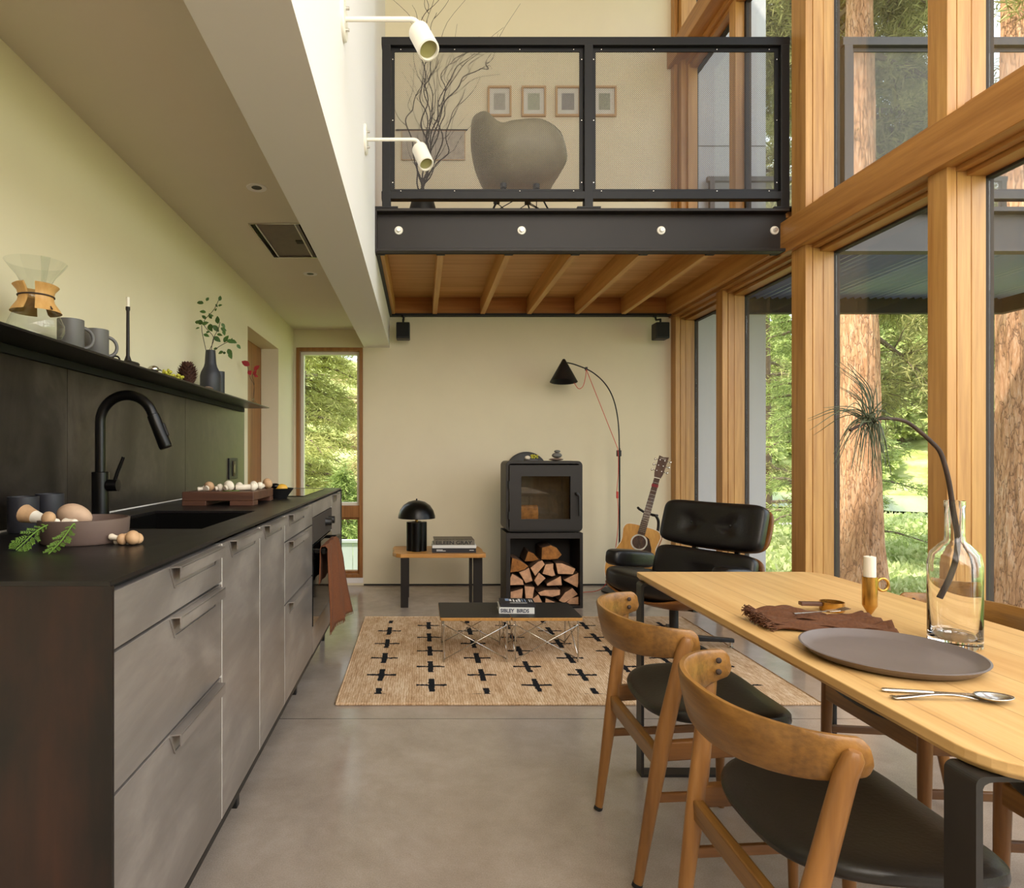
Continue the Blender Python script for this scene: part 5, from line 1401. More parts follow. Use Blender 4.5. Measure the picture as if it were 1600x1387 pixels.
ri.build('rosette', M['print'], t)
MB().add([G(0.049 * math.cos(a / 30 * math.tau), 0.049 * math.sin(a / 30 * math.tau), 0.0004) for a in range(30)], [tuple(range(30))]).build('sound_hole', M['fretboard'], t)
pg = [(0.030, 0.062), (0.065, 0.045), (0.098, -0.02), (0.115, -0.09), (0.100, -0.135), (0.060, -0.13), (0.035, -0.09), (0.025, -0.062), (0.050, -0.04), (0.064, 0.0), (0.054, 0.036)]
MB().add([G(x, y, 0.0024) for x, y in pg], [tuple(range(len(pg)))]).build('pickguard', M['pickguard'], t)
nk = MB()
pts8 = [(-0.028, 0.06), (0.028, 0.06), (0.0215, 0.515), (-0.0215, 0.515)]
nk.add([G(x, y, 0.007) for x, y in pts8] + [G(x * 0.8, y if y > 0.2 else 0.13, -0.016) for x, y in pts8], [(0, 1, 2, 3), (7, 6, 5, 4), (0, 4, 5, 1), (1, 5, 6, 2), (2, 6, 7, 3), (3, 7, 4, 0)])
nkk = nk.build('neck', M['fretboard'], t)
fr = MB()
for k in range(1, 20):
    y = 0.515 - 0.645 * (1 - 2 ** (-k / 12))
    if y < 0.07: break
    fr.obox(G(0, y, 0.0078), u * (0.0215 + (0.515 - y) * 0.014), v * 0.0009, n * 0.0008)
fr.build('fret', M['chrome'], nkk)
MB().obox(G(0, 0.517, 0.007), u * 0.022, v * 0.003, n * 0.003).build('nut', M['wax'], nkk)
hs = MB(); hd_ = [(-0.024, 0.52), (0.024, 0.52), (0.033, 0.56), (0.036, 0.70), (0.0, 0.692), (-0.036, 0.70), (-0.033, 0.56)]
hs.add([G(x, y, 0.004 - (y - 0.52) * 0.18) for x, y in hd_] + [G(x, y, -0.011 - (y - 0.52) * 0.18) for x, y in hd_], [tuple(range(7)), tuple(range(7, 14))[::-1]] + [(i, (i + 1) % 7, 7 + (i + 1) % 7, 7 + i) for i in range(7)])
hso = hs.build('headstock', M['fretboard'], t)
lettering('YAMAHA', 0.012, G(-0.024, 0.675, -0.0225), u, (v - n * 0.18).normalized(), M['wax'], hso, 'headstock_lettering', 0.0012, 0.046)
for s in (-1, 1):
    for y in (0.575, 0.62, 0.665):
        q = G(s * 0.034, y, -0.004 - (y - 0.52) * 0.18)
        MB().tube([q, q + u * s * 0.018], 0.003, 8).build('tuner_post', M['chrome'], hso)
        MB().ball(q + u * s * 0.024, (0.008, 0.0045, 0.010), 10, 6, axes=(u, n, v)).build('tuner_button', M['chrome'], hso)
        MB().tube([G(s * 0.018, y, -0.002 - (y - 0.52) * 0.18), G(s * 0.018, y, 0.012 - (y - 0.52) * 0.18)], 0.004, 8).build('tuner_peg', M['chrome'], hso)
sg = MB()
for k in range(6):
    x = -0.0175 + 0.007 * k
    sg.tube([G(x, 0.517, 0.0105), G(x * 1.5, -0.165, 0.012)], 0.0006, 4)
sg.build('strings', M['chrome'], t)
MB().obox(G(0, -0.17, 0.006), u * 0.075, v * 0.013, n * 0.005).build('bridge', M['fretboard'], t)
tpe = MB().obox(G(0, 0.455, 0.006), u * 0.0245, v * 0.011, n * 0.0035); tpe.build('capo', M['red'], t)
# stand: rear post, curved neck yoke, three feet, lower cradle
sb_ = G(0.02, -0.40, -0.22); sb_.z = 0
t = thing('guitar_stand', sb_, 'black tubular guitar stand holding the guitar upright', 'guitar stand')
yk = G(0.0, 0.20, -0.045)
post = [Vector((sb_.x, sb_.y, 0.10)), Vector((sb_.x + 0.05, sb_.y + 0.03, 0.5)), G(0.075, 0.10, -0.16), G(0.080, 0.19, -0.14), G(0.055, 0.235, -0.10), G(0.03, 0.235, -0.055)]
MB().tube(smooth_path(post, 6), 0.011, 12).build('post', M['black_matte'], t)
MB().tube([G(-0.075, 0.255, 0.012), G(-0.068, 0.25, -0.02), G(-0.03, 0.238, -0.035), G(0.03, 0.235, -0.04), G(0.068, 0.235, -0.02), G(0.075, 0.235, 0.012)], 0.0095, 12).build('yoke', M['black_matte'], t)
for a in (200, 320, 80):
    e = Vector((sb_.x + 0.17 * math.cos(math.radians(a)), sb_.y + 0.17 * math.sin(math.radians(a)), 0.010))
    MB().tube([Vector((sb_.x, sb_.y, 0.13)), e], 0.009, 10).build('leg', M['black_matte'], t)
for s in (-1, 1):
    MB().tube([Vector((sb_.x, sb_.y, 0.12)), G(s * 0.09, -0.398, -0.09), G(s * 0.09, -0.398, 0.02), G(s * 0.09, -0.375, 0.025)], 0.008, 10).build('cradle_arm', M['black_matte'], t)

# ------------------------------------------------------------------ lounge chair
w = Vector((0.5, -0.866, 0)); f = Vector((-0.866, -0.5, 0)); up = Vector((0, 0, 1))
t = thing('lounge_chair', (1.50, 3.79, 0.010), 'black leather lounge chair with plywood shells on a star base', 'chair')
def cushion(name, c, au, av, an, hu, hv, hn, tufts, parent, ex=0.30):
    b = MB(); b.ball((0, 0, 0), (hu, hv, hn), 56, 28, 0, (ex, 0.55), None)
    vs2 = []
    for p in b.v:
        x, y, z = p
        for tu, tv in tufts:
            r2 = ((x - tu) ** 2 + (y - tv) ** 2)
            if z > 0: z -= 0.034 * math.exp(-r2 / 0.0016) + 0.020 * math.exp(-r2 / 0.014)
        bend = 0.10 * (x / hu) ** 2 * 0.35
        vs2.append(Vector(c) + au * x + av * y + an * (z + bend))
    b.v = vs2
    o = b.build(name, M['leather'], parent)
    for tu, tv in tufts:
        bend = 0.10 * (tu / hu) ** 2 * 0.35
        MB().ball(Vector(c) + au * tu + av * tv + an * (hn - 0.026 + bend), 0.008, 10, 6).build('button', M['leather'], o)
    return o
ta = math.radians(17)
n1 = (f * math.cos(ta) + up * math.sin(ta)).normalized(); v1 = (up * math.cos(ta) - f * math.sin(ta)).normalized()
H = Vector((1.724, 3.753, 0.742))
cushion('headrest', H, w, v1, n1, 0.330, 0.136, 0.058, [(-0.13, 0.0), (0.125, 0.0)], t)
Lc = H - v1 * 0.285 + n1 * 0.005
cushion('back_cushion', Lc, w, v1, n1, 0.325, 0.135, 0.055, [(0.0, -0.03)], t)
def shellpiece(c, au, av, an, hu, hv, name, deep=0.042):
    def fn(a, q):
        x = (a * 2 - 1); y = (q * 2 - 1)
        k = (abs(x) ** 5 + abs(y) ** 5) ** 0.2; m_ = max(abs(x), abs(y))
        sx_ = (m_ / k if k > 1e-6 else 1.0)
        X, Y = x * sx_ * hu, y * sx_ * hv
        return Vector(c) + au * X + av * Y + an * (deep * (X / hu) ** 2 + deep * 0.3 * (Y / hv) ** 2)
    return MB().grid(fn, 24, 16).build(name, M['ply_shell'], t, solid=0.010)
shellpiece(H - n1 * 0.062, w, v1, n1, 0.334, 0.134, 'headrest_shell')
shellpiece(Lc - n1 * 0.062, w, v1, n1, 0.336, 0.140, 'back_shell')
for s in (-0.15, 0.13):
    MB().bar(H + w * s - n1 * 0.066 + v1 * 0.04, Lc + w * s - n1 * 0.066 - v1 * 0.04, 0.028, 0.012, n1).build('back_bracket', M['black_matte'], t)
ts = math.radians(9)
fs = (f * math.cos(ts) + up * math.sin(ts)).normalized(); us = (up * math.cos(ts) - f * math.sin(ts)).normalized()
S = Vector((1.454, 3.73, 0.375))
cushion('seat_cushion', S, w, fs, us, 0.325, 0.275, 0.075, [(0.0, -0.02)], t, 0.45)
shellpiece(S - us * 0.112 - fs * 0.02, w, fs, us, 0.338, 0.268, 'seat_shell', 0.095)
for s, nm in ((-1, 'far'), (1, 'near')):
    c0 = S + w * 0.375 * s + up * 0.12 - f * 0.09
    b = MB().ball(c0, (0.185, 0.06, 0.055), 32, 16, 0, (0.4, 0.45), ((f + up * 0.12).normalized(), w, (up - f * 0.12).normalized()))
    b.build('armrest', M['leather'], t)
    MB().ball(c0 + w * s * 0.02 - up * 0.075 - f * 0.03, (0.12, 0.012, 0.075), 20, 12, 0, (0.5, 0.6), (f, w, up)).build('arm_shell', M['leather'], t)
Bc = Vector((1.50, 3.79, 0))
MB().lathe([(0.04, 0.075), (0.026, 0.09), (0.026, 0.26), (0.06, 0.285), (0.0, 0.29)], Bc, 24).build('pedestal', M['black_matte'], t)
MB().bar(S - us * 0.085 - w * 0.2, S - us * 0.085 + w * 0.2, 0.09, 0.02, us).build('under_bracket', M['black_matte'], t)
for k in range(5):
    a = math.radians(2 + 72 * k); d = Vector((math.cos(a), math.sin(a), 0)); s2 = Vector((-d.y, d.x, 0))
    b = MB(); p, q = Bc + up * 0.082, Bc + d * 0.36 + up * 0.055
    b.add([p + s2 * 0.028 + up * 0.016, p - s2 * 0.028 + up * 0.016, q - s2 * 0.014 + up * 0.010, q + s2 * 0.014 + up * 0.010, p + s2 * 0.026 - up * 0.018, p - s2 * 0.026 - up * 0.018, q - s2 * 0.014 - up * 0.012, q + s2 * 0.014 - up * 0.012],
          [(0, 1, 2, 3), (7, 6, 5, 4), (0, 4, 5, 1), (1, 5, 6, 2), (2, 6, 7, 3), (3, 7, 4, 0)])
    lo = b.build('leg', M['black_matte'], t, bevel=0.004)
    MB().lathe([(0, 0.0105), (0.018, 0.0105), (0.018, 0.018), (0.008, 0.022), (0.008, 0.05)], (Bc.x + d.x * 0.345, Bc.y + d.y * 0.345, 0), 16).build('foot', M['chrome'], lo)
# ------------------------------------------------------------------ dining table
TX0, TX1, TY0, TY1, TT = 0.800, 1.480, 0.875, 2.376, 0.720
t = thing('dining_table', (1.14, 1.6, 0), 'pale oak dining table with rounded corners on flat steel legs', 'table')
def corners(i):
    P = arc((TX1 - 0.16 + i, TY1 - 0.16 + i), 0.16 - i, 0, 90, 8) if False else None
    r = [0.10, 0.025, 0.10, 0.10]
    out = []
    for (cx, cy), a, rr in (((TX1, TY1), 0, 0.075), ((TX0, TY1), 90, 0.012), ((TX0, TY0), 180, 0.085), ((TX1, TY0), 270, 0.085)):
        sx_, sy_ = (1 if cx == TX1 else -1), (1 if cy == TY1 else -1)
        out += arc((cx - sx_ * rr - sx_ * i, cy - sy_ * rr - sy_ * i), rr, a, a + 90, 8)
    return out
b = MB(); o1, o2 = corners(0), corners(0.008)
nn = len(o1)
vs_ = [(x, y, TT) for x, y in o1] + [(x, y, TT - 0.016) for x, y in o1] + [(x, y, TT - 0.026) for x, y in o2]
b.add(vs_, [tuple(range(nn)), tuple(range(2 * nn, 3 * nn))[::-1]] + [(i, (i + 1) % nn, nn + (i + 1) % nn, nn + i) for i in range(nn)] + [(nn + i, nn + (i + 1) % nn, 2 * nn + (i + 1) % nn, 2 * nn + i) for i in range(nn)])
b.build('tabletop', M['table'], t, bevel=0.002)
steel = plain('waxed_flat_steel', '#33302e', 0.42, 0.4, var=0.2, scale=8.0)
for y0, y1 in ((2.290, 2.342), (0.910, 0.966)):
    pr = [(0.790, 0.0), (1.490, 0.0), (1.490, 0.010), (0.800, 0.010), (0.800, 0.676)] + [(0.818 - 0.018 * math.cos(math.radians(a)), 0.676 + 0.010 * math.sin(math.radians(a))) for a in (30, 60, 90)] + [(0.90, 0.686), (0.90, 0.6935), (0.803, 0.6935)] + [(0.803 - 0.013 * math.sin(math.radians(a)), 0.6805 + 0.013 * math.cos(math.radians(a))) for a in (15, 30, 45, 60, 75, 90)]
    MB().prism(pr, y0, y1, 'xz').build('leg_frame', steel, t)
    b = MB().box(1.480, 1.490, y0, y1, 0.0101, 0.6935).box(0.9001, 1.48, y0, y1, 0.6862, 0.6935)
    b.build('leg_frame', steel, t, recalc=False)

# ------------------------------------------------------------------ dining chairs (built at the origin, facing +x)
def make_chair(lab):
    t = thing('dining_chair', (0, 0, 0), lab, 'chair', None)
    plan = [(-0.165, -0.236), (-0.205, -0.228), (-0.245, -0.210), (-0.287, -0.170), (-0.318, -0.115), (-0.334, -0.055), (-0.338, 0.0)]
    plan = plan + [(x, -y) for x, y in plan[-2::-1]]
    cur = smooth_path([Vector((x, y, 0)) for x, y in plan], 6)
    n = len(cur); vs_, fs_ = [], []
    for i, p in enumerate(cur):
        k = abs(2 * i / (n - 1) - 1)
        d = (cur[min(i + 1, n - 1)] - cur[max(i - 1, 0)]).normalized(); nr = Vector((d.y, -d.x, 0))
        if nr.dot(Vector((p.x + 0.1, p.y, 0))) < 0: nr = -nr
        z0 = 0.597 + 0.042 * k ** 1.6; z1 = 0.704 - 0.006 * k
        e = max(0, (k - 0.94) / 0.06); z0 += 0.012 * e ** 2; z1 -= 0.012 * e ** 2
        th = 0.0095 - 0.002 * k
        sec = [(th * 0.5, z0), (th, z0 + 0.006), (th + 0.002, (z0 + z1) / 2), (th, z1 - 0.006), (th * 0.5, z1), (-th * 0.5, z1), (-th, z1 - 0.006), (-th + 0.002, (z0 + z1) / 2), (-th, z0 + 0.006), (-th * 0.5, z0)]
        lean = lambda z: -0.02 * (z - 0.6) / 0.1
        for o, z in sec: vs_.append((p.x + nr.x * o + lean(z), p.y + nr.y * o, z))
    m = 10
    fs_ = [(i * m + j, i * m + (j + 1) % m, (i + 1) * m + (j + 1) % m, (i + 1) * m + j) for i in range(n - 1) for j in range(m)] + [tuple(range(m)), tuple(range((n - 1) * m, n * m))]
    br = MB().add(vs_, fs_, 0, True).build('backrest', M['walnut_y'], t)
    for s in (-1, 1):
        for dz in (0.652, 0.678):
            MB().ball((-0.212, s * 0.214, dz), (0.007, 0.004, 0.007), 12, 6).build('screw', M['twig'], br)
        MB().tube([(-0.323, s * 0.187, 0.0), (-0.318, s * 0.188, 0.02), (-0.272, s * 0.205, 0.33), (-0.258, s * 0.211, 0.42), (-0.222, s * 0.241, 0.64), (-0.213, s * 0.247, 0.672), (-0.211, s * 0.248, 0.682)],
                  [0.0125, 0.013, 0.021, 0.022, 0.019, 0.017, 0.010], 14, flat=0.82, flat_dir=(0, 1, 0)).build('leg', M['walnut_z'], t)
        MB().tube([(-0.3235, s * 0.187, 0.0), (-0.320, s * 0.187, 0.010)], 0.0135, 14).build('foot_cap', M['black_matte'], t)
        MB().tube([(0.085, s * 0.205, 0.0), (0.080, s * 0.203, 0.30), (0.078, s * 0.202, 0.415)], [0.0115, 0.0165, 0.0175], 16).build('leg', M['walnut_z'], t)
        MB().bar((-0.266, s * 0.206, 0.372), (0.080, s * 0.203, 0.392), 0.022, 0.050).build('side_rail', M['walnut_x'], t, bevel=0.004)
        MB().bar((-0.285, s * 0.200, 0.245), (0.081, s * 0.203, 0.262), 0.013, 0.024).build('stretcher', M['walnut_x'], t, bevel=0.003)
    MB().bar((-0.268, -0.206, 0.345), (-0.268, 0.206, 0.345), 0.024, 0.046).build('rear_rail', M['walnut_y'], t, bevel=0.004)
    MB().bar((0.080, -0.203, 0.385), (0.080, 0.203, 0.385), 0.022, 0.052).build('front_rail', M['walnut_y'], t, bevel=0.004)
    b = MB(); b.ball((0, 0, 0), (1, 1, 1), 56, 22, 0, (0.62, 0.7))
    v2 = []
    for x, y, z in b.v:
        X = -0.070 + 0.192 * x; W = 0.225 + 0.022 * x
        Y = W * y
        Z = 0.437 + 0.030 * z + (0.016 * max(0, x) ** 2 - 0.012 * (1 - y * y) * 0.6 if z > 0 else 0) - 0.030 * max(0, x - 0.6)
        Z += 0.020 * y * y
        v2.append((X, Y, Z))
    b.v = v2
    b.build('seat', M['seat_leather'], t)
    return t
chA = make_chair('wooden dining chair nearer the rug, on the kitchen side of the table')
chA.location = (0.9, 1.895, 0)
def again(x, y, rz, lab):
    c = copy_thing(chA); c.location = (x, y, 0); c.rotation_euler = (0, 0, rz); c['label'] = lab
    return c
again(0.9, 1.262, 0, 'wooden dining chair in front, its curved back facing the kitchen, nearest the steel table leg')
again(1.405, 1.885, math.pi, 'wooden dining chair on the window side, its back seen behind the glass bottle')
again(1.405, 1.255, math.pi, 'wooden dining chair on the window side, only its legs seen under the table end')

# ------------------------------------------------------------------ on the dining table
pc = (0.995, 1.36)
t = thing('dinner_plate', (pc[0], pc[1], TT), 'large mauve-grey stoneware plate near the table edge', 'plate')
MB().lathe([(0, 0.001), (0.135, 0.001), (0.150, 0.005), (0.164, 0.018), (0.166, 0.020), (0.162, 0.021), (0.148, 0.009), (0.135, 0.006), (0, 0.0055)], (pc[0], pc[1], TT), 72).build('plate', M['plate'], t)
# spoon and knife lying side by side
def spoon(p, q, lab):
    p, q = Vector(p), Vector(q); d = (q - p).normalized(); s = Vector((-d.y, d.x, 0)); L = (q - p).length
    t = thing('spoon', p, lab, 'spoon')
    def fn(a, k):
        y = k * L * 0.72; wv = 0.0075 - 0.0045 * min(1, k * 1.4)
        z = 0.003 + 0.008 * math.sin(math.pi * min(1, max(0, k)) ** 1.4)
        return p + d * y + s * (a * 2 - 1) * wv + Vector((0, 0, z + 0.0012 * (1 - (a * 2 - 1) ** 2)))
    MB().grid(fn, 6, 20).build('handle', M['chrome'], t, solid=0.002)
    c = p + d * L * 0.85
    def bowl(a, k):
        th = a * math.tau; r = k
        return c + d * math.cos(th) * r * L * 0.155 + s * math.sin(th) * r * L * 0.105 * (1 - 0.15 * math.cos(th)) + Vector((0, 0, 0.002 + 0.009 * r * r))
    MB().grid(bowl, 32, 8).build('bowl', M['chrome'], t, solid=0.0015)
def table_knife(p, q, lab):
    p, q = Vector(p), Vector(q); d = (q - p).normalized(); s = Vector((-d.y, d.x, 0)); L = (q - p).length
    t = thing('table_knife', p, lab, 'knife')
    MB().tube([p + Vector((0, 0, 0.004)), p + d * 0.005 + Vector((0, 0, 0.004)), p + d * L * 0.5 + Vector((0, 0, 0.004))], [0.003, 0.0055, 0.0038], 12, flat=0.6).build('handle', M['chrome'], t)
    b = MB(); pr_ = [(0.5, -0.004), (0.96, -0.0085), (1.0, -0.004), (1.0, 0.002), (0.9, 0.0045), (0.5, 0.004)]
    b.add([p + d * L * a + s * o + Vector((0, 0, 0.0045)) for a, o in pr_] + [p + d * L * a + s * o + Vector((0, 0, 0.0025)) for a, o in pr_], [tuple(range(6)), tuple(range(6, 12))[::-1]] + [(i, (i + 1) % 6, 6 + (i + 1) % 6, 6 + i) for i in range(6)])
    b.build('blade', M['chrome'], t)
spoon(tuple(at(1394, 1091, 1.132).xy) + (TT,), tuple(at(1582, 1097, 1.115).xy) + (TT,), 'steel table spoon lying beside the plate, nearer the table end')
table_knife(tuple(at(1377, 1080, 1.168).xy) + (TT,), tuple(at(1540, 1090, 1.140).xy) + (TT,), 'steel table knife lying between plate and spoon')
# folded napkin
t = thing('napkin', (0.99, 1.62, TT), 'brown linen napkin folded with a frayed end near the plate', 'napkin')
def nap(layer, zoff, w0, w1, sh):
    def fn(a, k):
        P0 = at(1184, 972, 1.655); P1 = at(1386, 972, 1.57)
        x = P0.x + (P1.x - P0.x) * a * (0.97 - 0.05 * layer)
        wv = (w0 + (w1 - w0) * a)
        y = 1.665 + sh - wv / 2 + wv * (k - 0.15) * 0.85 - 0.065 * a
        edge = 1 - min(1, k * 6) * 1.0
        z = zoff + 0.005 * math.sin(7 * a + 3 * layer) * (0.4 + k) + 0.008 * math.sin(math.pi * k) + 0.004 * math.sin(15 * a + 13 * k + layer) + 0.0035 * math.sin(26 * k + 3 * a)
        z += 0.014 * max(0, a - 0.72) / 0.28 * (1 - abs(2 * k - 1)) + (0.008 * math.sin(math.pi * min(1, a * 1.3)) * k)
        return Vector((x, y, TT + max(0.002, z)))
    return fn
for layer, (zo, w0, w1, sh) in enumerate(((0.004, 0.10, 0.085, -0.035), (0.011, 0.105, 0.095, -0.015), (0.018, 0.085, 0.11, 0.012))):
    MB().grid(nap(layer, zo, w0, w1, sh), 36, 14).build('fold', M['brown_cloth'], t, solid=0.0035)
fb = MB(); rn = random.Random(9)
for layer, (zo, w0, w1, sh) in enumerate(((0.004, 0.10, 0.085, -0.035), (0.011, 0.105, 0.095, -0.015), (0.018, 0.085, 0.11, 0.012))):
    fn = nap(layer, zo, w0, w1, sh)
    for i in range(70):
        p = fn(0.01, i / 69)
        q = p + Vector((-rn.uniform(0.012, 0.028), rn.uniform(-0.010, 0.010), rn.uniform(-0.004, 0.012)))
        q2 = q + Vector((rn.uniform(-0.008, 0.006), rn.uniform(-0.008, 0.008), rn.uniform(-0.010, 0.006)))
        q.z = max(q.z, TT + 0.002); q2.z = max(q2.z, TT + 0.002)
        fb.tube([p, q, q2], [0.0013, 0.0013, 0.0008], 4, caps=False)
fb.build('frayed_edge', M['brown_cloth'], t)
# fork on the napkin
p, q = Vector(tuple(at(1240, 976, 1.60).xy) + (TT + 0.036,)), Vector(tuple(at(1331, 972, 1.62).xy) + (TT + 0.042,))
t = thing('fork', p, 'steel fork lying on the brown napkin', 'fork')
d = (q - p).normalized(); s = d.cross(Vector((0, 0, 1))).normalized()
MB().tube([p, p + d * 0.05, p + d * 0.095], [0.0045, 0.0028, 0.0022], 10, flat=0.5).build('handle', M['chrome'], t)
MB().obox(p + d * 0.108, d * 0.015, s * 0.0095, Vector((0, 0, 0.001))).build('head', M['chrome'], t, bevel=0.0008)
for k in (-1.5, -0.5, 0.5, 1.5): MB().bar(p + d * 0.122 + s * k * 0.0055, p + d * 0.150 + s * k * 0.0055 + Vector((0, 0, 0.004)), 0.0024, 0.0016).build('tine', M['chrome'], t)
# brass scoop with a dark wooden handle
c0 = at(1300, 955, 1.775); c0.z = TT
t = thing('brass_scoop', c0, 'round brass measuring scoop with a dark wooden handle', 'scoop')
MB().lathe([(0.0, 0.001), (0.029, 0.001), (0.0305, 0.003), (0.0305, 0.026), (0.0285, 0.026), (0.0280, 0.004), (0, 0.004)], c0, 36).build('cup', M['brass'], t)
hd_ = Vector((-1.0, 0.10, 0)).normalized()
MB().bar(c0 + hd_ * 0.029 + Vector((0, 0, 0.019)), c0 + hd_ * 0.085 + Vector((0, 0, 0.019)), 0.020, 0.010).build('handle', M['cutting'], t, bevel=0.002)
# brass candle holder with ring
c0 = at(1359, 960, 1.735); c0.z = TT
t = thing('candle_holder', c0, 'brass candle holder with pointed foot and finger ring on the table', 'candle holder')
MB().lathe([(0, 0.0005), (0.004, 0.0005), (0.0175, 0.024), (0.018, 0.028), (0.018, 0.103), (0.016, 0.103), (0.016, 0.09), (0, 0.09)], c0, 36).build('body', M['brass'], t)
rc = c0 + Vector((0.0320, -0.004, 0.082))
MB().tube([rc + Vector((0.0155 * math.cos(a / 24 * math.tau), 0, 0.0165 * math.sin(a / 24 * math.tau))) for a in range(25)], 0.0038, 10, caps=False).build('ring', M['brass'], t)
t2 = thing('candle', c0 + Vector((0, 0, 0.0905)), 'short ivory candle standing in the brass holder', 'candle')
MB().lathe([(0, 0.0), (0.0148, 0.0), (0.0144, 0.066), (0.008, 0.068), (0, 0.067)], c0 + Vector((0, 0, 0.0905)), 28).build('wax', M['wax'], t2)
MB().tube([c0 + Vector((0, 0, 0.155)), c0 + Vector((0.001, 0, 0.165))], 0.0008, 5).build('wick', M['twig'], t2)
# glass bottle with a pine twig
bc = Vector((1.212, 1.452, TT))
t = thing('glass_bottle', bc, 'clear glass bottle with a thick base holding a pine twig', 'bottle')
pro = [(0, 0.0005), (0.047, 0.0005), (0.0500, 0.004), (0.0505, 0.185), (0.046, 0.210), (0.030, 0.228), (0.0200, 0.238), (0.0185, 0.250), (0.0185, 0.312), (0.0195, 0.314), (0.0195, 0.328), (0.0165, 0.329)]
inn = [(0.0165, 0.329), (0.0160, 0.250), (0.0175, 0.236), (0.028, 0.2255), (0.0438, 0.207), (0.0480, 0.184), (0.0478, 0.028), (0.042, 0.018), (0, 0.015)]
MB().lathe(pro + inn, bc, 64).build('glass', M['clear'], t)
tp = [at(1468, 935, 1.452), at(1484, 903, 1.452), at(1494, 870, 1.452), at(1496, 838, 1.452), at(1490, 800, 1.448), at(1487, 780, 1.445), at(1481, 745, 1.44), at(1470, 708, 1.44), at(1455, 690, 1.44), at(1438, 675, 1.435), at(1420, 661, 1.43), at(1402, 655, 1.425), at(1374, 654, 1.42), at(1350, 662, 1.415), at(1328, 672, 1.41)]
t = thing('pine_twig', tp[0], 'bowed pine twig with long dark needles in the glass bottle', 'twig')
tw_ = smooth_path(tp, 5); nt_ = len(tw_)
MB().tube(tw_, [0.0062 - 0.0030 * i / nt_ for i in range(nt_)], 10).build('stem', M['twig'], t)
nb = MB(); rn = random.Random(21)
ctr = at(1362, 657, 1.418)
tips = [(1262, 658), (1268, 678), (1290, 640), (1310, 570), (1318, 582), (1322, 566), (1314, 600), (1322, 615), (1330, 600), (1336, 590), (1300, 730), (1305, 715), (1325, 735), (1352, 740), (1358, 748), (1366, 745), (1375, 742), (1395, 745), (1384, 738), (1370, 735), (1379, 715), (1382, 700), (1340, 742), (1392, 648), (1398, 655), (1388, 632), (1380, 622), (1368, 600), (1350, 690), (1330, 690), (1322, 680), (1326, 668), (1346, 716), (1361, 722), (1376, 728), (1316, 640), (1308, 650)]
for k, (px, py) in enumerate(tips * 2):
    s0 = ctr + Vector((rn.uniform(-0.018, 0.012), rn.uniform(-0.012, 0.012), rn.uniform(-0.008, 0.008)))
    e = at(px + rn.uniform(-6, 6), py + rn.uniform(-6, 6), 1.418 + rn.uniform(-0.10, 0.10) * (1 if k >= len(tips) else 0.5))
    L = (e - s0).length
    rise = Vector((0, 0, 0.22 * L if py > 640 else 0.10 * L)) + Vector((0.10 * L if px < 1355 and py < 640 else 0, 0, 0))
    m1 = s0.lerp(e, 0.45) + rise
    nb.tube(smooth_path([s0, m1, e], 5), [0.0013, 0.0013, 0.0012, 0.0012, 0.0011, 0.0011, 0.001, 0.0009, 0.0008, 0.0006, 0.0004], 5, caps=False)
nb.build('needles', M['needle'], t)
# ------------------------------------------------------------------ outside
GZ = -0.55
def terrain(name, mat, fn, x0, x1, y0, y1, nx, ny):
    o = MB().grid(lambda u, v: fn(x0 + (x1 - x0) * u, y0 + (y1 - y0) * v), nx, ny).build(name, mat, recalc=False)
    return struct(o)
t = NT('meadow_ground')
f = t.noise(t.coords(), 1.4, 8, 0.7); f2 = t.noise(t.coords(), 30.0, 4, 0.7)
t.color(t.ramp(t.math('ADD', t.math('MULTIPLY', f, 0.5), t.math('MULTIPLY', f2, 0.5)), [(0.35, lin('#5f7a30')), (0.5, lin('#8fa64c')), (0.68, lin('#b9c27c'))]))
M['meadow'] = t.rough(0.95, 0, 0.1)
t = NT('hillside_ground')
f = t.noise(t.coords(), 0.5, 8, 0.7)
t.color(t.ramp(f, [(0.35, lin('#6f8140')), (0.5, lin('#a2aa62')), (0.68, lin('#c9c78d'))]))
M['hill'] = t.rough(0.95, 0, 0.1)
def ground(x, y):
    r = math.hypot(x, y)
    z = GZ - 0.85 * min(1, max(0, (r - 9) / 28))
    if x < -0.5 or y > 40: pass
    return Vector((x, y, z + 0.05 * math.sin(x * 0.7) * math.cos(y * 0.6)))
terrain('lawn', M['meadow'], ground, -30, 70, -20, 80, 60, 60)
bpy.data.objects['lawn'].name = 'ground_meadow'
struct(MB().box(2.46, 5.0, -9, 8.8, GZ - 0.15, GZ + 0.07).build('bounce_slab', plain('bounce_grey', '#a89f96', 0.95, var=0.2, scale=60.0)))  # unseen pale slab added to neutralise green bounce from the meadow
wt = NT('lake_water'); wt.color(lin('#8f9a96')); wt.bump(wt.noise(wt.coords((1, 1, 1)), 1.5, 3), 0.1)
M['lake'] = wt.rough(0.12, 0, 0.5)
# the lake and the wooded slope behind it, as seen past the pines
lk = MB(); ll = []
for a in range(15, 76, 3):
    th = math.radians(a); ll.append((th, 33.0, 47.0))
lk.add([(r * math.sin(th), r * math.cos(th), -1.14) for th, r0, r1 in ll for r in (r0, r1)], [(2 * i, 2 * i + 1, 2 * i + 3, 2 * i + 2) for i in range(len(ll) - 1)])
struct(lk.build('lake', M['lake']))
def hillf(u, v):
    th = math.radians(-40 + 130 * u); r = 46 + 50 * v
    z = -1.3 + 17 * v + 1.2 * math.sin(9 * th + 4 * v) * v + 0.8 * math.sin(23 * th) * v
    return Vector((r * math.sin(th), r * math.cos(th), z))
struct(MB().grid(hillf, 60, 20).build('hill', M['hill'], recalc=False))

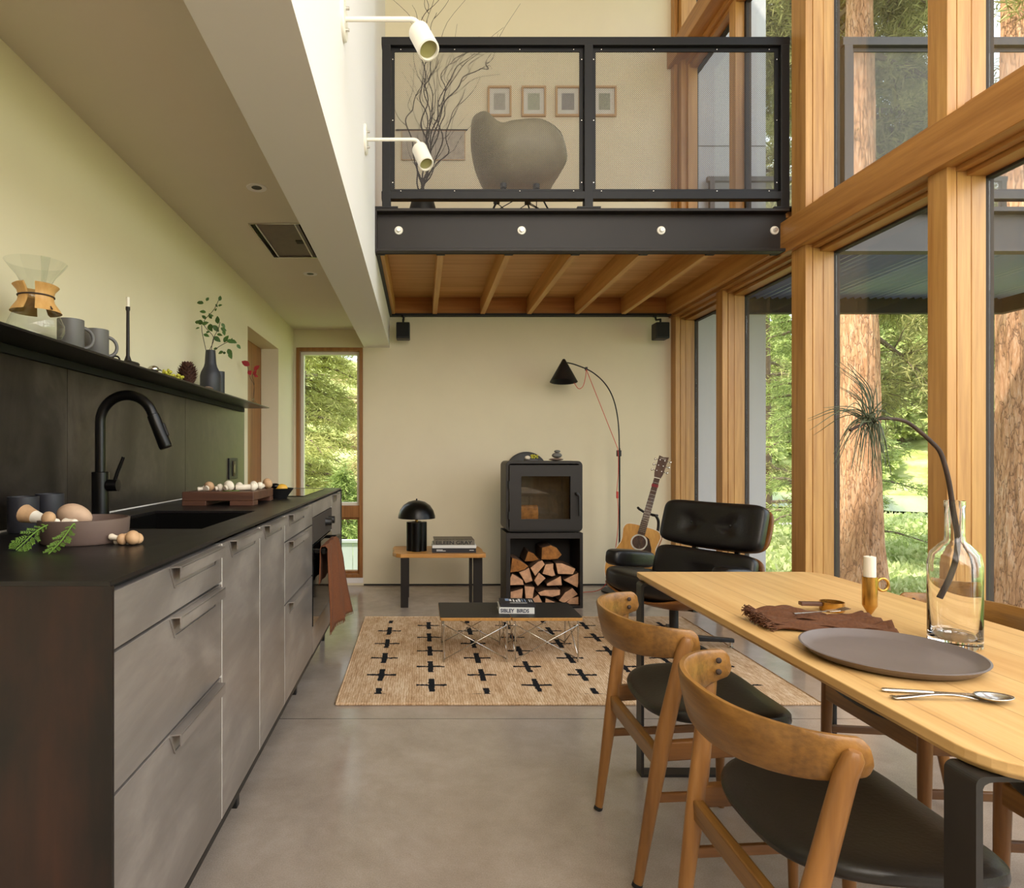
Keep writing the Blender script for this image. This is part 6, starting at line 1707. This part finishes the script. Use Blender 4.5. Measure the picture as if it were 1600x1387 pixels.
def tri_cloud(P, Dv, L, W, rng, sides=1):
    """Slender leaf blades (two triangles each) from points P along directions Dv."""
    n = len(P)
    r = rng.normal(size=(n, 3)); s = np.cross(Dv, r); s /= (np.linalg.norm(s, axis=1, keepdims=True) + 1e-9)
    a = P; b_ = P + Dv * L[:, None] * 0.5 + s * W[:, None]; c = P + Dv * L[:, None]; d = P + Dv * L[:, None] * 0.5 - s * W[:, None]
    V = np.stack([a, b_, c, d], 1).reshape(-1, 3)
    return V
def blade_mesh(name, V, mat, parent=None):
    me = bpy.data.meshes.new(name)
    org = np.array(ORG.get(parent.name, Vector())) if parent else np.zeros(3)
    n = len(V) // 4
    me.vertices.add(len(V)); me.vertices.foreach_set('co', (V - org).astype(np.float32).ravel())
    me.loops.add(n * 4); me.loops.foreach_set('vertex_index', np.arange(n * 4, dtype=np.int32))
    me.polygons.add(n); me.polygons.foreach_set('loop_start', np.arange(0, n * 4, 4, dtype=np.int32)); me.polygons.foreach_set('loop_total', np.full(n, 4, dtype=np.int32))
    me.materials.append(mat); me.update(); me.validate()
    o = bpy.data.objects.new(name, me); C.objects.link(o)
    if parent: o.parent = parent; ORG[o.name] = Vector(org)
    return o
LEAF = {
 'bright': leafy('sunlit_conifer_green', '#7f8440', '#d8d58c', 0.7, 0.35),
 'olive': leafy('olive_pine_needles', '#6a7040', '#c0bb7c', 0.8, 0.3),
 'deep': leafy('deep_conifer_green', '#5d7238', '#b6c478', 0.6, 0.3),
 'tan': leafy('tan_dry_needles', '#8a7c52', '#d6c290', 0.8, 0.3),
 'meadow': leafy('meadow_leaf', '#8b9f50', '#d8dca6', 1.0, 0.4),
 'far': leafy('far_foliage', '#93a457', '#dbe09c', 0.25, 0.4),
}
M['trunk_grey'] = plain('grey_brown_bark', '#6b5a4c', 0.9, var=0.3, scale=9.0, bump=0.5)
def conifer(name, lab, x, y, gz, h, r, leaf_, seed, n_br=60, per=120, leaf_len=0.16, z_lo=0.12, group=None, trunk_r=None, droop=0.25, wid=0.065, lo_clip=None):
    rng = np.random.default_rng(seed)
    t = thing(name, (x, y, gz), lab, 'tree', group)
    tr = trunk_r or h * 0.018
    MB().tube([(x, y, gz - 0.2), (x, y, gz + h * 0.5), (x, y, gz + h)], [tr, tr * 0.65, 0.01], 10).build('trunk', M['trunk_grey'], t)
    per = int(per * 1.7)
    P, Dd = [], []
    br = MB()
    for k in range(n_br):
        q = z_lo + (1 - z_lo) * ((k + rng.random()) / n_br)
        z = gz + h * q; L = r * (1.05 - q) ** 0.75 * rng.uniform(0.65, 1.15)
        a = rng.uniform(0, math.tau)
        if lo_clip and not lo_clip(a, z): continue
        d = np.array([math.cos(a), math.sin(a), 0.0])
        up0 = rng.uniform(0.05, 0.35)
        s = np.linspace(0, 1, 7)
        pts = np.array([[x, y, z]]) + d[None] * (s * L)[:, None] + np.array([0, 0, 1.0])[None] * (up0 * s * L - droop * 1.6 * L * s ** 2)[:, None]
        br.tube([Vector(p) for p in pts[::2]], [tr * 0.25 + 0.004, tr * 0.17 + 0.003, tr * 0.09 + 0.002, 0.003], 5, caps=False)
        m = per
        ss = rng.uniform(0.12, 1.0, m) ** 0.8
        base = np.stack([np.interp(ss, s, pts[:, i]) for i in range(3)], 1)
        side = np.cross(d, [0, 0, 1.0])
        spread = (0.30 * L * (1.1 - ss) + 0.05)[:, None] * rng.normal(size=(m, 1)) * 0.55
        base = base + side[None] * spread + rng.normal(size=(m, 3)) * np.array([0.05, 0.05, 0.06]) * (0.5 + r * 0.3)
        dr = d[None] * 0.6 + side[None] * np.sign(spread) * 0.5 + rng.normal(size=(m, 3)) * 0.45 + np.array([0, 0, -0.25])
        dr /= np.linalg.norm(dr, axis=1, keepdims=True)
        P.append(base); Dd.append(dr)
    if br.v: br.build('branch', M['trunk_grey'], t)
    P = np.concatenate(P); Dd = np.concatenate(Dd)
    L = leaf_len * rng.uniform(0.6, 1.3, len(P))
    blade_mesh('foliage', tri_cloud(P, Dd, L, L * wid, rng), LEAF[leaf_], t)
    return t

# --- behind the tall back window
conifer('conifer_tree', 'sunlit yellow-green conifer filling the tall back window', -1.92, 9.4, GZ, 8.5, 1.6, 'bright', 31, 110, 520, 0.105, 0.05)
conifer('pine_tree', 'tan-tinged pine behind the sunlit conifer outside the tall window', -0.95, 13.6, GZ, 11.5, 2.1, 'tan', 32, 100, 360, 0.12, 0.05)
conifer('pine_tree', 'darker pine further off outside the tall back window', -3.4, 18.4, GZ, 9.5, 2.4, 'olive', 33, 90, 260, 0.15, 0.05)
conifer('shrub', 'low bright green shrub behind the white fence', -0.95, 8.15, GZ, 1.5, 0.6, 'deep', 34, 40, 130, 0.09, 0.1)
t = thing('board_fence', (-1.1, 7.2, GZ), 'white board fence below the tall back window', 'fence')
for k in range(14): MB().box(-2.2 + k * 0.16, -2.2 + k * 0.16 + 0.155, 7.2, 7.22, GZ - 0.1, 0.175).build('board', M['fence'], t)
MB().box(-2.22, 0.06, 7.18, 7.25, 0.1755, 0.205).build('top_rail', M['fence'], t)

# --- end wall of the house beyond the glass, balcony
struct(MB().box(2.435, 3.07, BW, BW + 0.2, -0.6, 6.2).build('wall_outside', M['siding']))
s = MB().box(2.435, 3.07, BW - 0.003, BW, 3.9, 3.906).build('trim_20', M['alu']); struct(s)
b = MB().box(2.50, 5.15, 3.895, 3.907, 2.378, 2.636).box(2.50, 5.15, 3.838, 3.895, 2.618, 2.636).box(2.50, 5.15, 3.838, 3.895, 2.378, 2.396)
bal = thing('balcony', (3.8, 4.7, 2.378), 'outdoor steel balcony with a corrugated underside beyond the windows', 'balcony')
b.build('front_channel', M['out_steel'], bal, recalc=False)
MB().box(2.50, 5.15, 5.60, 5.66, 2.400, 2.585).build('rear_channel', M['dark_steel'], bal)
MB().box(5.09, 5.15, 3.908, 5.60, 2.40, 2.585).build('side_channel', M['dark_steel'], bal)
cor = MB(); nx = 240
prof_ = [(2.50 + 2.58 * i / nx, 2.542 + 0.022 * math.sin(i / nx * 2.58 / 0.066 * math.tau)) for i in range(nx + 1)]
cor.add([(x, y, z) for y in (3.91, 5.60) for x, z in prof_], [(i, i + 1, nx + 2 + i, nx + 1 + i) for i in range(nx)], 0, True)
cor.build('corrugated_deck', plain('galvanised_corrugated_steel', '#8c98ba', 0.45, 0.15), bal, recalc=False)
MB().box(2.50, 5.15, 3.84, 5.66, 2.6365, 2.645).build('deck', M['out_steel'], bal)
railing('balcony_railing', 'grey steel balcony railing with perforated panels outside the windows', 2.54, 5.15, 3.872, [2.575, 3.86, 5.12], M['out_steel'], M['mesh_out'], False, 3.668)
t = thing('balcony_railing', (3.8, 5.63, 2.646), 'far balcony railing in front of the grey siding', 'railing')
MB().box(2.52, 5.15, 5.61, 5.65, 3.56, 3.60).build('top_rail', M['out_steel'], t)
for x in (2.56, 3.85, 5.12): MB().box(x - 0.02, x + 0.02, 5.61, 5.65, 2.646, 3.56).build('post', M['out_steel'], t)
MB().box(2.58, 5.10, 5.628, 5.630, 2.72, 3.55).build('perforated_panel', M['mesh_out'], t)

# --- two big pine trunks close to the house
def big_pine(lab, x, y, r0, r1, h, seed, boughs):
    rng = np.random.default_rng(seed)
    t = thing('ponderosa_pine', (x, y, GZ), lab, 'tree')
    n, m = 72, 220
    vs_, fs_ = [], []
    ph = rng.uniform(0, 6, 8)
    for j in range(m + 1):
        z = h * j / m; r = r0 + (r1 - r0) * (j / m) + 0.10 * math.exp(-z / 0.5)
        for i in range(n):
            a = i / n * math.tau
            k = 0.030 * math.sin(9 * a + 1.3 * z + ph[0]) + 0.024 * math.sin(14 * a - 2.1 * z + ph[1]) + 0.020 * math.sin(5 * a + 3.3 * z + ph[2]) + 0.018 * math.sin(23 * a + 4.7 * z + ph[3])
            k = abs(k) * 1.4 - 0.02
            vs_.append((x + (r * (1 + k)) * math.cos(a), y + r * (1 + k) * math.sin(a), GZ - 0.1 + z))
    fs_ = [(j * n + i, j * n + (i + 1) % n, (j + 1) * n + (i + 1) % n, (j + 1) * n + i) for j in range(m) for i in range(n)]
    MB().add(vs_, fs_, 0, True).build('trunk', M['bark'], t)
    br = MB(); P, Dd = [], []
    for k, (z, a, L, rise, lf) in enumerate(boughs):
        d = Vector((math.cos(math.radians(a)), math.sin(math.radians(a)), 0)); o = Vector((x, y, z)) + d * r1 * 0.8
        path = smooth_path([o, o + d * L * 0.35 + Vector((0, 0, rise * L * 0.35 + 0.05)), o + d * L * 0.7 + Vector((rng.normal() * 0.08, rng.normal() * 0.08, rise * L * 0.6)), o + d * L + Vector((0, 0, rise * L))], 5)
        br.tube(path, [0.035 * (1 - 0.85 * i / len(path)) for i in range(len(path))], 7)
        for i in range(4, len(path)):
            for q in range(3):
                s = Vector(rng.normal(size=3)); s.z = s.z * 0.6 - 0.1; s.normalize(); LL = rng.uniform(0.2, 0.6) * (1.2 - 0.5 * i / len(path))
                e = path[i] + s * LL * 0.6 + Vector((0, 0, 0.03)); e2 = e + (s + Vector((0, 0, -0.3))) * LL * 0.5
                br.tube([path[i], e, e2], [0.008, 0.005, 0.003], 5, caps=False)
                if lf:
                    for c_ in (e, e2, (path[i] + e) / 2):
                        mm = lf
                        P.append(np.array(c_)[None] + rng.normal(size=(mm, 3)) * 0.035)
                        dd = rng.normal(size=(mm, 3)) + np.array(s)[None] * 0.9 + np.array([0, 0, 0.15]); dd /= np.linalg.norm(dd, axis=1, keepdims=True); Dd.append(dd)
    br.build('bough', M['trunk_grey'], t)
    if P:
        P = np.concatenate(P); Dd = np.concatenate(Dd); L = 0.16 * rng.uniform(0.7, 1.25, len(P))
        blade_mesh('needles', tri_cloud(P, Dd, L, L * 0.05, rng), LEAF['olive'], t)
    return t
rg = random.Random(4)
bo1 = [(rg.uniform(3.4, 7.6), rg.uniform(10, 120), rg.uniform(1.2, 2.6), rg.uniform(-0.25, 0.15), 26) for k in range(44)] + [(rg.uniform(7.4, 9.0), rg.uniform(-180, 180), rg.uniform(1.6, 2.6), rg.uniform(-0.1, 0.2), 40) for k in range(26)] + [(2.75, 22, 2.0, -0.5, 20), (2.3, 45, 1.6, -0.4, 18), (3.3, 12, 2.3, -0.3, 20)]
big_pine('tall orange-barked pine trunk seen beside the pine twig', 5.49, 8.0, 0.235, 0.11, 9.6, 5, bo1)
bo2 = [(rg.uniform(3.6, 7.4), rg.uniform(-80, 15), rg.uniform(0.8, 1.8), rg.uniform(-0.2, 0.2), 26) for k in range(16)]
big_pine('orange-barked pine trunk seen at the last window beyond the bottle', 5.72, 6.05, 0.235, 0.15, 8.0, 6, bo2)

# --- trees seen through the other panes
conifer('conifer_tree', 'feathery light green conifer seen past the grey end wall', 7.15, 11.6, GZ - 0.3, 9.5, 1.7, 'deep', 41, 100, 300, 0.11, 0.06, droop=0.18)
conifer('conifer_tree', 'olive conifer behind the feathery one past the grey end wall', 9.0, 16.8, GZ - 0.4, 12.5, 2.1, 'olive', 42, 80, 170, 0.2, 0.06)
conifer('pine_tree', 'loose pine between the two orange-barked trunks', 11.9, 14.3, GZ - 0.3, 11.0, 2.1, 'olive', 43, 60, 150, 0.2, 0.36)
conifer('pine_tree', 'loose pine beyond the trunk at the last window', 11.7, 10.9, GZ - 0.3, 10.0, 1.5, 'olive', 44, 60, 150, 0.2, 0.4)
# wooded far shore: one tree, then copies
proto = None
rt = random.Random(12)
spots = []
for row in range(7):
    r = 49.0 + 6.2 * row; step = 6.4 / r
    a0 = math.radians(27) + step * 0.5 * (row % 2)
    while a0 < math.radians(63): spots.append((a0, r)); a0 += step
for th, r in spots:
    v_ = (r - 46) / 50
    p = hillf((math.degrees(th) + 40) / 130, v_)
    if proto is None:
        proto = conifer('shore_tree', 'pale sunlit tree on the wooded slope across the lake', 0, 0, 0, 6.5, 2.3, 'far', 51, 46, 150, 0.55, 0.03, 'trees on the slope across the lake', wid=0.3)
        c = proto
    else: c = copy_thing(proto)
    c.location = p; c.rotation_euler = (0, 0, rt.uniform(0, 6)); s_ = rt.uniform(0.8, 1.2); c.scale = (1.0, 1.0, s_)
# small shed roof
t = thing('shed', (8.6, 15.2, -1.4), 'small shed with a pale grey sloping roof seen below the conifers', 'shed')
MB().box(8.3, 10.0, 15.2, 17.0, -1.6, -1.2).build('wall', M['trunk_grey'], t)
b = MB(); b.add([(8.1, 15.0, -1.18), (10.2, 15.0, -1.18), (10.2, 16.1, -0.55), (9.0, 16.1, -0.55), (8.1, 17.2, -1.18), (10.2, 17.2, -1.18)], [(0, 1, 2, 3), (3, 2, 5, 4), (0, 3, 4)])
b.build('roof', M['siding'], t, solid=0.05)
# meadow plants
rng = np.random.default_rng(77)
n = 120000
th = np.radians(rng.uniform(22, 68, n)); r = 7.2 + 21 * rng.random(n) ** 1.6
P = np.stack([r * np.sin(th), r * np.cos(th), np.zeros(n)], 1)
P[:, 2] = GZ - 0.85 * np.clip((r - 9) / 28, 0, 1) + 0.05 * np.sin(P[:, 0] * 0.7) * np.cos(P[:, 1] * 0.6) + rng.random(n) * 0.25 * (0.5 + 0.5 * np.sin(P[:, 0] * 1.7 + 2 * np.sin(P[:, 1] * 1.1)))
dd = rng.normal(size=(n, 3)) * np.array([0.7, 0.7, 0.4]) + np.array([0, 0, 0.8]); dd /= np.linalg.norm(dd, axis=1, keepdims=True)
L = rng.uniform(0.05, 0.13, n) * (0.6 + r / 20)
o = blade_mesh('meadow_foliage', tri_cloud(P, dd, L, L * 0.28, rng), LEAF['meadow'])
tag(o, 'bright green low meadow growth between the house and the lake', 'plants', None, 'stuff')
